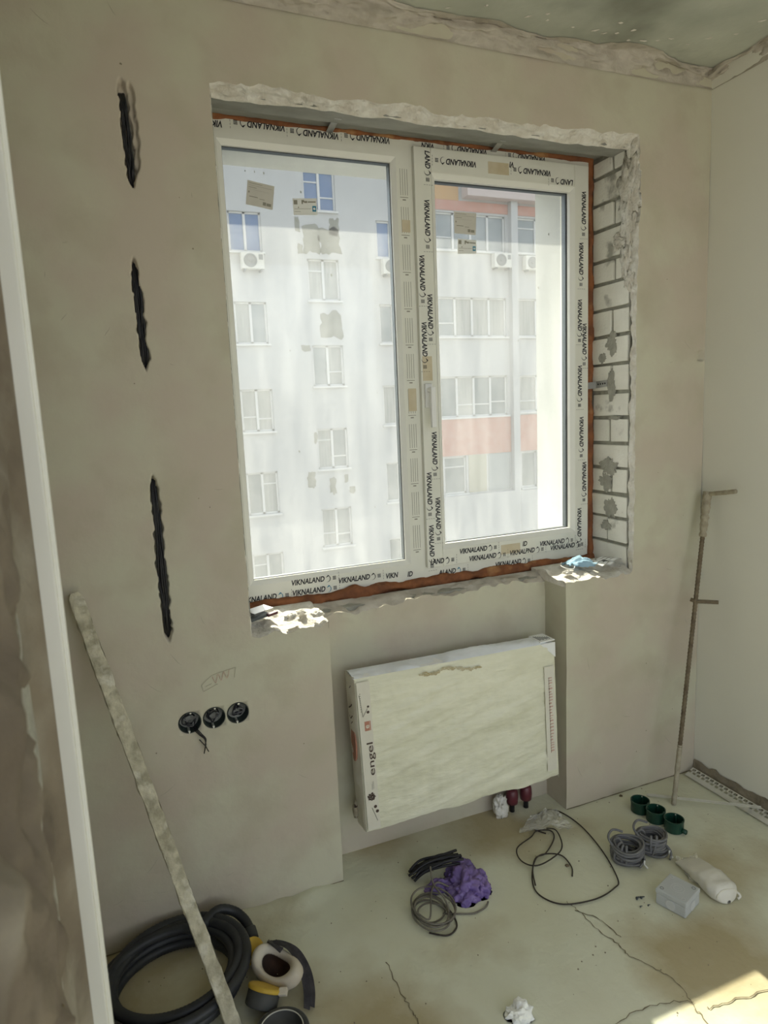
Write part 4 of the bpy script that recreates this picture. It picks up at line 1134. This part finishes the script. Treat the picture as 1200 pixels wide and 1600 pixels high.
MB().lathe([(.066, .0), (.070, .006), (.070, .030), (.064, .038), (.056, .036), (.052, .022), (.01, .020)], (.212, -.488, .0), (0, 0, 1), 40).build('cap', M['cartridge'], t, smooth=True)
MB().tube([(.212 + .0545 * math.cos(a), -.488 + .0545 * math.sin(a), .0385) for a in np.linspace(0, 2 * math.pi, 41)[:-1]], .0016, 6, closed=True).build('rim', M['galv'], t, smooth=True)
MB().tube([(.212 + .069 * math.cos(a), -.488 + .069 * math.sin(a), .0325) for a in np.linspace(0, 2 * math.pi, 41)[:-1]], .0012, 6, closed=True).build('rim', M['grey_cable'], t, smooth=True)

# ================================================================== FLOOR: MIDDLE
pb = thing('plastic_bag', 'crumpled purple plastic bag lying on the floor in front of the radiator', 'bag', (.885, -.18, 0))
for i, (c, s, am, fq) in enumerate([((.892, -.205, .002), (.060, .058, .050), .55, .95), ((.908, -.142, .002), (.050, .036, .044), .5, 1.0), ((.815, -.170, .001), (.046, .026, .024), .5, 1.1), ((.948, -.195, .001), (.024, .030, .030), .55, 1.1), ((.872, -.248, .001), (.042, .034, .026), .5, 1.0), ((.925, -.235, .001), (.034, .040, .034), .5, 1.1)]):
    MB().add(*crumple(c, s, 40 + i, am, fq, 0.0, 5)).build('bag_fold', M['purple'], pb, smooth=True)
cb_ = thing('cable_bundle', 'short bundle of black cable offcuts lying across the purple bag', 'cable', (.83, -.12, .05))
rr = random.Random(17)
for k in range(14):
    y0 = -.100 + rr.uniform(-.022, .022); z0 = .010 + rr.uniform(0, .020)
    MB().tube(smooth_path([(.738 + rr.uniform(0, .03), y0, z0), (.79, y0 - .006 + rr.uniform(-.008, .008), z0 + .022), (.85, y0 - .022 + rr.uniform(-.006, .006), z0 + .040), (.915 + rr.uniform(-.03, .0), y0 - .040 + rr.uniform(-.008, .008), z0 + .046)], 6), .0045, 7).build('cable', M['black_cable'], cb_, smooth=True)
MB().tube(smooth_path([(.775, -.045, .006), (.82, -.075, .030), (.86, -.095, .055), (.90, -.10, .058)], 6), .0035, 7).build('cable', M['black_cable'], cb_, smooth=True)

cc = thing('cable_coil', 'loose tangled coil of drab thin cable in front of the purple bag', 'cable', (.735, -.28, 0))
r = random.Random(23); pts = []
for i in range(58):
    a = i * .62 + .3 * math.sin(i * .37); lap = i * .62 / 6.28
    ra = .052 - .011 * math.sin(lap * 2.2); cx = .742 - .010 * math.cos(lap * 1.9); cy = -.268 + .020 * math.sin(lap * 1.4)
    pts.append((cx + ra * 1.05 * math.cos(a), cy + ra * 1.25 * math.sin(a), .0045 + .0042 * lap + r.uniform(-.001, .001)))
pts += [(.765, -.215, .03), (.800, -.185, .036), (.835, -.20, .02)]
MB().tube(smooth_path(pts, 6), .0029, 7).build('cable', M['drab_cable'], cc, smooth=True)
MB().tube(smooth_path([(.785, -.300, .02), (.79, -.26, .035), (.782, -.20, .045), (.792, -.160, .058), (.800, -.140, .062)], 7), .0029, 7).build('cable', M['drab_cable'], cc, smooth=True)
MB().tube(smooth_path([(.770, -.285, .010), (.815, -.300, .004), (.86, -.318, .004), (.905, -.312, .004), (.925, -.295, .004)], 7), .0029, 7).build('cable', M['drab_cable'], cc, smooth=True)
MB().tube(smooth_path([(.70, -.33, .004), (.745, -.362, .004), (.785, -.345, .004), (.798, -.30, .004), (.79, -.26, .012)], 7), .0027, 7).build('cable', M['brown_cable'], cc, smooth=True)

lc = thing('loose_cable', 'single thin dark cable lying in wide loops on the floor below the recess', 'cable', (1.25, -.2, 0))
LP = [(1.291, -.092), (1.268, -.055), (1.274, -.032), (1.338, .020), (1.409, .009), (1.433, -.101), (1.41, -.251), (1.36, -.388), (1.32, -.418), (1.233, -.431), (1.13, -.406), (1.088, -.346), (1.102, -.281), (1.173, -.193), (1.226, -.182), (1.300, -.128), (1.315, -.086), (1.27, -.066), (1.231, -.086), (1.146, -.124), (1.123, -.187), (1.158, -.229), (1.25, -.212), (1.300, -.175), (1.33, -.10), (1.305, -.075)]
LZ = [.005] * 13 + [.006] * 6 + [.011] * 7
MB().tube(smooth_path([(x, y, z) for (x, y), z in zip(LP, LZ)], 8), .0024, 6).build('cable', M['brown_cable'], lc, smooth=True)
MB().tube(smooth_path([(1.10, -.30, .006), (1.135, -.235, .012), (1.195, -.190, .012), (1.262, -.214, .008), (1.262, -.275, .005), (1.235, -.315, .005)], 7), .0024, 6).build('cable', M['brown_cable'], lc, smooth=True)

cf = MB()
gu = np.linspace(0, 1, 34); gv = np.linspace(0, 1, 26); GU, GV = np.meshgrid(gu, gv)
q = [np.array(p) for p in [(1.205, -.045), (1.400, -.125), (1.411, .005), (1.30, .018)]]
Pxy = (q[0] * (1 - GU[..., None]) + q[1] * GU[..., None]) * (1 - GV[..., None]) + (q[3] * (1 - GU[..., None]) + q[2] * GU[..., None]) * GV[..., None]
Pz = .007 + .020 * np.abs(fbm(GU * 4, GV * 4, 601, 4)) + .014 * np.exp(-((GU - .55) / .12) ** 2)
cf.grid(np.concatenate([Pxy + .008 * np.stack([fbm(GU * 6, GV * 6, 602, 3), fbm(GU * 6, GV * 6, 603, 3)], -1), Pz[..., None]], -1))
tag(cf.build('plastic_sleeve', M['clear_film'], smooth=False, base=(1.31, -.05, 0)), 'crumpled clear plastic sleeve lying over the thin dark cable', 'plastic sleeve')

# ================================================================== FLOOR: RIGHT
def green_box(x, y, label, lug):
    t = thing('socket_box', label, 'socket box', (x, y, 0), 'green socket boxes on the floor')
    MB().lathe([(.0310, .001), (.0335, .003), (.0335, .040), (.0350, .041), (.0350, .046), (.0315, .046), (.0305, .008), (.004, .007)], (x, y, 0), (0, 0, 1), 36).build('cup', M['socket_green'], t, smooth=False)
    for a in (.6, 2.2, 3.74, 5.3):
        MB().tube([(x + .0285 * math.cos(a), y + .0285 * math.sin(a), .008), (x + .0285 * math.cos(a), y + .0285 * math.sin(a), .042)], .0034, 8).build('screw_post', M['socket_green'], t)
    MB().lathe([(.0020, 0), (.0020, .003)], (x + .0285 * math.cos(.6), y + .0285 * math.sin(.6), .042), (0, 0, 1), 8).build('screw', M['screw'], t)
    MB().tube([(x - .014, y, .009), (x, y + .004, .016), (x + .014, y - .002, .009)], .0016, 6).build('tab', M['socket_green'], t)
    ax = Vector((.25, -1, 0)).normalized(); c = Vector((x, y, .014)) + ax * .034
    if lug: MB().tube([c - ax * .004, c + ax * .014], .0085, 12).build('connector', M['socket_green'], t, smooth=True)
green_box(1.697, -.128, 'green plastic socket box on the floor, farthest from the viewer in the row', False)
green_box(1.706, -.198, 'green plastic socket box on the floor, middle of the row of three', False)
green_box(1.722, -.270, 'green plastic socket box on the floor, nearest one, with a side connector', True)

def grey_coil(cx, cy, seed, label, tail):
    t = thing('cable_coil', label, 'cable', (cx, cy, 0), 'grey cable coils by the junction box')
    r = random.Random(seed)
    for k in range(15):
        pts = []; R_ = .047 + r.uniform(-.008, .005); tz = .0045 + .0045 * k * .85 + r.uniform(0, .003); ti = r.uniform(-.16, .16); ph = r.uniform(0, 6.28); ox, oy = r.uniform(-.005, .005), r.uniform(-.005, .005)
        for i in range(20):
            a = 2 * math.pi * i / 20
            rr_ = R_ * (1 + .06 * math.sin(3 * a + ph))
            pts.append((cx + ox + rr_ * math.cos(a), cy + oy + rr_ * math.sin(a), max(.0042, tz + ti * R_ * .55 * math.sin(a + ph))))
        MB().tube(smooth_path(pts, 2, True), .0041, 7, closed=True).build('loop', M['grey_cable'], t, smooth=True)
    for k in range(4):   # turns wrapped across the coil
        a0 = r.uniform(2.2, 4.4); pts = []
        for i in range(12):
            b = 2 * math.pi * i / 12
            pts.append((cx + math.cos(a0) * (.036 + .014 * math.cos(b)) + .01 * math.sin(b) * (k % 2), cy + math.sin(a0) * (.036 + .014 * math.cos(b)), .040 + .030 * math.sin(b)))
        pts = [(x, y, max(.005, z)) for x, y, z in pts]
        MB().tube(smooth_path(pts, 2, True), .0041, 7, closed=True).build('wrap', M['grey_cable'], t, smooth=True)
    MB().tube(smooth_path([(cx - .045, cy + .01, .05), (cx - .050, cy + .035, .075), (cx - .015, cy + .055, .082), (cx + .02, cy + .045, .07)], 6), .0041, 7).build('loop', M['grey_cable'], t, smooth=True)
    MB().tube(smooth_path(tail, 6), .0038, 7).build('tail', M['grey_cable'], t, smooth=True)
    e = Vector((cx + .022, cy - .058, .012))
    MB().tube([e + Vector((0, 0, .014)), e, e + Vector((.004, -.012, -.008))], .0030, 8).build('bare_end', M['paper_white'], t, smooth=True)
grey_coil(1.458, -.322, 51, 'neat grey cable coil on the floor, left of the pair, nearer the viewer', [(1.50, -.33, .03), (1.49, -.37, .02), (1.46, -.38, .008)])
grey_coil(1.572, -.318, 57, 'looser grey cable coil on the floor, right of the pair, below the green boxes', [(1.59, -.35, .045), (1.598, -.378, .022), (1.580, -.392, .006)])

def junction():
    c = Vector((1.453, -.5485, 0)); u = Vector((.088, .016, 0)).normalized(); w = Vector((-.031, .091, 0)).normalized()
    u = Vector((w.y, -w.x, 0))
    t = thing('junction_box', 'square light grey plastic junction box with screwed lid on the floor', 'junction box', c)
    hx, hy = .047, .047
    MB().obox(c + Vector((0, 0, .019)), u * hx, w * hy, Vector((0, 0, .018))).build('box', M['box_grey'], t, bevel=.004)
    MB().obox(c + Vector((0, 0, .045)), u * (hx + .0012), w * (hy + .0012), Vector((0, 0, .0075))).build('lid', M['box_grey'], t, bevel=.003)
    for (a, b) in ((1, 1), (1, -1), (-1, 1), (-1, -1)):
        p = c + u * (.034 * a) + w * (.034 * b) + Vector((0, 0, .052))
        MB().lathe([(.0062, .0), (.0062, .0012), (.0045, .0014), (.0040, .0004)], p, (0, 0, 1), 16).build('lid_screw', M['box_knock'] if a * b > 0 else M['ac_dark'], t)
    for k in range(2):
        MB().tube([c + u * (.012 + .008 * k) * math.cos(q) + w * (.012 + .008 * k) * math.sin(q) + Vector((0, 0, .0522)) for q in np.linspace(0, 2 * math.pi, 25)[:-1]], .0008, 5, closed=True).build('lid_ring', M['box_knock'], t)
    for (dx, dirv, oth) in ((-hy, w, u), (hx, u, w), (hy, w, u), (-hx, u, w)):
        p = c + dirv * (dx * 1.0) + Vector((0, 0, .020)); ax = dirv * (1 if dx > 0 else -1)
        MB().lathe([(.0155, 0), (.0155, .0012), (.013, .0016), (.0115, .0012), (.004, .0012)], p, ax, 24).build('knockout', M['box_knock'], t)
junction()

def pouch():
    t = thing('plastic_pouch', 'white plastic pouch with rounded end lying beside the grey junction box', 'pouch', (1.60, -.52, 0))
    ctr = [(1.572, -.420), (1.600, -.470), (1.610, -.530), (1.600, -.585), (1.590, -.622)]
    ctr = smooth_path([(a, b, 0) for a, b in [(1.628, -.418), (1.618, -.470), (1.606, -.530), (1.598, -.580), (1.592, -.618)]], 9)
    n = len(ctr); th = np.linspace(0, 2 * np.pi, 23); rows = []
    for i, p in enumerate(ctr):
        u = i / (n - 1); tt = (ctr[min(i + 1, n - 1)] - ctr[max(i - 1, 0)]).normalized(); s = Vector((-tt.y, tt.x, 0))
        wd = .048 * (1 if u < .75 else max(.12, math.sqrt(max(0, 1 - ((u - .75) / .25) ** 2)))) * (.92 + .08 * u)
        ht = (.006 + .022 * min(1, u / .5)) * (1 if u < .8 else max(.2, math.sqrt(max(0, 1 - ((u - .8) / .2) ** 2))))
        row = []
        for a in th:
            ex = .8
            lx = math.copysign(abs(math.cos(a)) ** ex, math.cos(a)) * wd; lz = math.copysign(abs(math.sin(a)) ** ex, math.sin(a)) * ht
            k = 1 + .10 * mnoise.noise(Vector((u * 9, a * 2.2, 3)))
            row.append(tuple(p + s * lx * k + Vector((0, 0, max(.001, ht * .9 + lz * k + .0015)))))
        rows.append(row)
    MB().grid(np.array(rows)).build('pouch_body', M['bag_white'], t, smooth=True)
    q = np.array(rows)[-3:]
    MB().tube([tuple(Vector(p) + Vector((0, 0, -.001))) for p in np.array(rows)[-4][:12]], .0022, 6).build('seam', M['card'], t, smooth=True)
    fu = np.linspace(0, 1, 18); FU, FV = np.meshgrid(fu, fu)
    a = np.array([(1.600, -.395), (1.555, -.505), (1.575, -.545), (1.665, -.425)])
    XY = (a[0] * (1 - FU[..., None]) + a[1] * FU[..., None]) * (1 - FV[..., None]) + (a[3] * (1 - FU[..., None]) + a[2] * FU[..., None]) * FV[..., None]
    Zf = .006 + .022 * np.abs(fbm(FU * 4, FV * 4, 611, 3)) + .006 * FV
    MB().grid(np.concatenate([XY, Zf[..., None]], -1)).build('pouch_flap', M['clear_film'], t)
    MB().tube(smooth_path([(1.622, -.606, .016), (1.630, -.612, .024), (1.636, -.620, .014), (1.628, -.618, .006)], 5), .0042, 7).build('knot', M['bag_white'], t, smooth=True)
    MB().obox((1.626, -.478, .0335), (.010, -.016, .004), (.0015, .001, 0), (0, 0, .0006)).build('pouch_print', M['ac_dark'], t)
pouch()

for i, (x, y, s, lab) in enumerate([(1.360, -.483, .007, 'largest dark wood screw bit left of the junction box'), (1.373, -.487, .006, 'dark screw bit just right of the largest one by the junction box'), (1.366, -.521, .004, 'small dark crumb nearest the junction box corner'), (1.341, -.515, .004, 'small dark crumb below the screw bits, farthest left')]):
    t = tag(MB().tube([(x - s, y, .003), (x, y + s * .4, .004), (x + s * 1.3, y + s * .2, .003)], [s * .5, s * .38, s * .2], 7).lathe([(s * .75, 0), (s * .6, s * .35)], (x - s, y, .0045), (-.8, .1, .2), 8).build('screw', M['gasket'], base=(x, y, 0)), lab, 'screw', 'dark screw bits by the junction box')
t = tag(MB().add(*crumple((.788, -.672, .002), (.034, .030, .034), 71, .5, .8, 0.0, 4)).build('paper_scrap', M['paper_white'], base=(.785, -.668, 0)), 'small crumpled white paper scrap on the floor at the bottom edge', 'paper')
for i, (x, y, lab) in enumerate([(1.70, -.02, 'tiny dark crumb on the floor against the wall right of the recess'), (1.46, -.245, 'brown crumb on the floor just behind the left grey coil'), (1.255, -.262, 'brown crumb inside the loop of thin dark cable')]):
    tag(MB().add(*crumple((x, y, .001), (.007, .006, .005), 80 + i, .5, 1.6, 0, 2)).build('debris_crumb', M['rust'], base=(x, y, 0)), lab, 'crumb', 'brown crumbs on the floor')

# plaster beads on the floor by the right wall
def bead_strip(name, label, x0, y0, y1, w, group):
    t = thing(name, label, 'plaster bead', (x0, y0, 0), group)
    mb = MB(); n = int((y0 - y1) / .022)
    def quad(a, b, c, d): mb.add([a, b, c, d], [(0, 1, 2, 3)])
    def Pt(s, v):   # s across, v along
        return (x0 - w * s, y0 + (y1 - y0) * v, .028 - .020 * s)
    rows = [0, .08, .30, .38, .60, .68, 1.0]
    for i in range(n):
        for ri in range(6):
            slot_row = ri in (1, 3)
            sh = .5 if ri == 3 else 0
            a0, a1 = (i + sh) / n, (i + .35 + sh) / n; b1 = (i + 1 + sh) / n
            s0_, s1_ = rows[ri], rows[ri + 1]
            if slot_row: quad(Pt(s0_, a0), Pt(s0_, a1), Pt(s1_, a1), Pt(s1_, a0))
            else: quad(Pt(s0_, i / n), Pt(s0_, (i + 1) / n), Pt(s1_, (i + 1) / n), Pt(s1_, i / n))
    mb.build('perforated_flange', M['galv'], t)
    mb2 = MB()
    for i in range(n):
        quad_ = [(x0, y0 + (y1 - y0) * i / n, .028), (x0, y0 + (y1 - y0) * (i + .45) / n, .028), (x0 + .004, y0 + (y1 - y0) * (i + .45) / n, .004), (x0 + .004, y0 + (y1 - y0) * i / n, .004)]
        mb2.add(quad_, [(0, 1, 2, 3)])
    mb2.build('back_flange', M['galv'], t)
    MB().tube([(x0 - w, y0, .008), (x0 - w, y1, .008)], .0028, 8).build('nose', M['galv'], t)
    return t
bead_strip('corner_bead', 'perforated white metal plaster bead lying along the foot of the right wall', 2.078, -.022, -1.15, .042, 'plaster beads by the right wall')
t = thing('corner_bead', 'thin white plaster bead lying slantwise from the green boxes to the right wall', 'plaster bead', (1.93, -.21, 0), 'plaster beads by the right wall')
a = Vector((1.788, -.066, .005)); b = Vector((2.066, -.350, .034)); d = (b - a).normalized(); s = Vector((d.y, -d.x, 0))
MB().obox((a + b) / 2, (b - a) / 2, s * .0045 + Vector((0, 0, .0022)), d.cross(s) * .0008).obox((a + b) / 2 + s * -.0055, (b - a) / 2, s * -.0038 + Vector((0, 0, .0028)), d.cross(s) * .0008).build('profile', M['galv'], t)

# ================================================================== OUTSIDE
FYD = 20.2
yard = MB().box(-60, 80, -60, 60, -9.3, -9.0).build('ground_yard', M['yard']); tag(yard, 'grey courtyard ground far below between the two buildings', 'ground', kind='structure')
bld = thing('apartment_building', 'white apartment block with pink bands seen through the window across the courtyard', 'building', (10, FYD, -9.0))
wins = []
LV = [(7.93, 6.72), (5.17, 3.86), (2.40, 1.03), (-.33, -1.74), (-3.10, -4.45), (-5.9, -7.25)]
LB = [(9.35, 8.11), (6.58, 5.26), (3.79, 2.45), (1.0, -.37), (-1.77, -3.12), (-4.55, -5.9)]
for x0 in (-1.0, 4.06): wins += [(x0, x0 + 1.04, z1, z0, 'w', i) for i, (z0, z1) in enumerate(LV)]
wins += [(6.56, 7.65, z1, z0, 'w', i) for i, (z0, z1) in enumerate(LB)]
wins += [(1.5, 2.6, z1, z0, 'w', i) for i, (z0, z1) in enumerate(LB)]
wins += [(9.06, 10.1, z1, z0, 'w', i) for i, (z0, z1) in enumerate(LV)]
for i, (z0, z1) in enumerate([(8.37, 7.1), (5.47, 4.08), (2.65, 1.17)]): wins.append((11.33, 14.19, z1, z0, 'b', i))
wins.append((11.40, 12.33, -1.69, -.29, 'n', 0))
for i, (z0, z1) in enumerate([(8.37, 7.12), (5.47, 4.08), (2.62, 1.25)]): wins.append((14.72, 16.4, z1, z0, 'b2', i))
wins.append((14.80, 15.50, -1.70, -.30, 'n', 1))
wins += [(12.0, 13.1, -5.0, -3.9, 'w', 2), (14.9, 15.7, -4.9, -3.9, 'w', 1)]
cx_ = sorted(set([-6.0, 26.0] + [w[0] for w in wins] + [w[1] for w in wins])); cz_ = sorted(set([-9.0, 13.0] + [w[2] for w in wins] + [w[3] for w in wins]))
fw = MB(); cx_ = np.array(cx_); cz_ = np.array(cz_)
G = np.array([[(x, FYD, z) for x in cx_] for z in cz_])
mx2 = (cx_[:-1] + cx_[1:]) / 2; mz2 = (cz_[:-1] + cz_[1:]) / 2
keep = np.ones((len(mz2), len(mx2)), bool)
for w in wins: keep &= ~(((mx2 > w[0]) & (mx2 < w[1]))[None] & ((mz2 > w[2]) & (mz2 < w[3]))[:, None])
fw.grid(G, keep)
for w in wins:
    x0, x1, z0, z1 = w[:4]
    o = [(x0, FYD, z0), (x1, FYD, z0), (x1, FYD, z1), (x0, FYD, z1)]; i_ = [(a, FYD + .14, c) for a, _, c in o]
    fw.add(o + i_, [(k, (k + 1) % 4, 4 + (k + 1) % 4, 4 + k) for k in range(4)])
fw.box(-6, 26, FYD + .3, FYD + 9, -9, 13)
fw.build('facade', M['facade'], bld)
def far_window(x0, x1, z0, z1, cols, seed, pane_m, transom=False):
    y = FYD + .08; t_ = .055
    f = MB(); f.box(x0, x0 + t_, y, y + .08, z0, z1).box(x1 - t_, x1, y, y + .08, z0, z1).box(x0, x1, y, y + .08, z0, z0 + t_).box(x0, x1, y, y + .08, z1 - t_, z1)
    step = (x1 - x0) / cols
    for k in range(1, cols): f.box(x0 + step * k - .04, x0 + step * k + .04, y, y + .08, z0, z1)
    f.box(x0 - .06, x1 + .06, FYD - .10, FYD + .08, z0 - .07, z0 - .01)
    o = f.build('window', M['far_frame'], bld)
    r = random.Random(seed)
    for k in range(cols):
        m = pane_m or r.choice([M['far_pane'], M['far_curtain'], M['far_curtain'], M['far_pane']])
        a, b = x0 + step * k + .045, x0 + step * (k + 1) - .045
        MB().box(a, b, y + .04, y + .05, z0 + t_, z1 - t_).build('pane', m, o)
        if r.random() < .6:
            hb = z0 + (z1 - z0) * r.choice((.3, .35, .72))
            MB().box(a, b, y + .01, y + .05, hb - .02, hb + .02).build('pane_bar', M['far_frame'], o)
for i, w in enumerate(wins):
    k = w[4]; pm = None
    if w[3] > 7.5: pm = M['far_pane_sky'] if k == 'w' else M['far_pane']
    if k == 'n': pm = M['far_pane']
    far_window(w[0], w[1], w[2], w[3], {'w': 2, 'b': 4, 'b2': 2, 'n': 1}[k], i, pm)
# pink bands, slabs, pilaster, orange and blush fields
for (n_, m, x0, x1, z0, z1, d) in [('pink_band', 'facade_pink', 11.25, 14.30, -.26, 1.13, .03), ('pink_band', 'facade_pink', 14.62, 16.6, -.26, 1.13, .03), ('pink_band', 'facade_pink', 11.25, 14.30, 8.44, 8.78, .03), ('pink_band', 'facade_pink', 14.62, 18, 8.44, 8.78, .03),
                                   ('orange_panel', 'facade_orange', 10.6, 12.25, 8.78, 10.4, .04), ('top_balcony', 'facade_blush', 12.40, 18, 8.86, 10.4, .45), ('pilaster', 'facade', 14.32, 14.60, -9, 8.95, .22),
                                   ('beige_panel', 'far_beige', 12.42, 13.20, -1.69, -.27, .02), ('grey_panel', 'far_grey', 13.28, 14.25, -1.69, -.27, .025), ('balcony_parapet', 'facade', 11.25, 14.30, -3.75, -1.74, .25), ('balcony_parapet', 'facade', 14.62, 17.5, -3.75, -1.78, .20)]:
    MB().box(x0, x1, FYD - d, FYD, z0, z1).build(n_, M[m], bld)
# patches where the render has come off
def bare(x0, x1, z0, z1, seed):
    n = 26; pts = []
    for k in range(n):
        a = 2 * math.pi * k / n; c, s_ = math.cos(a), math.sin(a); r = .5 / max(abs(c), abs(s_)) ** .8
        r *= 1 + .45 * mnoise.noise(Vector((c * 2.2, s_ * 2.2, seed * 4.7)))
        pts.append(((x0 + x1) / 2 + r * c * (x1 - x0), (z0 + z1) / 2 + r * s_ * (z1 - z0)))
    MB().poly(pts, FYD - .006, FYD + .02).build('bare_patch', M['facade_bare'], bld)
for i, b in enumerate([(6.47, 7.08, 6.75, 7.60, ), (7.02, 7.74, 6.78, 7.58), (7.38, 7.72, 7.35, 7.90), (6.20, 6.38, 7.4, 7.85), (6.25, 6.42, 6.72, 7.05), (6.9, 7.7, 4.02, 4.88), (6.13, 6.42, -1.0, -.42), (6.9, 7.15, -1.28, -.68), (7.46, 7.6, -.9, -.62), (7.62, 7.85, -1.3, -1.05), (6.2, 6.5, 3.6, 3.8), (6.44, 6.56, .55, .9)]):
    bare(*b, i + 1)
# air conditioners on brackets
ac0 = None
for (x, z, lab) in [(4.345, 6.08, 'white outdoor air conditioner below the leftmost window of the block opposite'), (9.16, 6.08, 'white outdoor air conditioner next to the middle mullion of the view'), (13.55, 6.46, 'white outdoor air conditioner left of the pilaster under balcony glazing'), (14.90, 6.42, 'white outdoor air conditioner right of the pilaster, rightmost of all')]:
    if ac0 is None:
        t = thing('air_conditioner', lab, 'air conditioner', (x, FYD - .30, z), 'outdoor air conditioners on the opposite block')
        MB().box(x, x + .72, FYD - .30, FYD - .04, z + .06, z + .56).build('casing', M['ac_white'], t, bevel=.02)
        MB().lathe([(.21, 0), (.21, .02), (.17, .03), (.16, .01), (.06, .01), (.05, .03)], (x + .28, FYD - .30, z + .31), (0, -1, 0), 24).build('fan_grille', M['ac_dark'], t)
        MB().box(x + .55, x + .68, FYD - .31, FYD - .30, z + .34, z + .50).build('side_grille', M['ac_dark'], t)
        MB().box(x + .08, x + .12, FYD - .30, FYD - .002, z, z + .06).box(x + .60, x + .64, FYD - .30, FYD - .002, z, z + .06).build('bracket', M['ac_dark'], t)
        ac0 = t
    else:
        c = copy_tree(ac0); c.location = (x, FYD - .30, z); c['label'] = lab
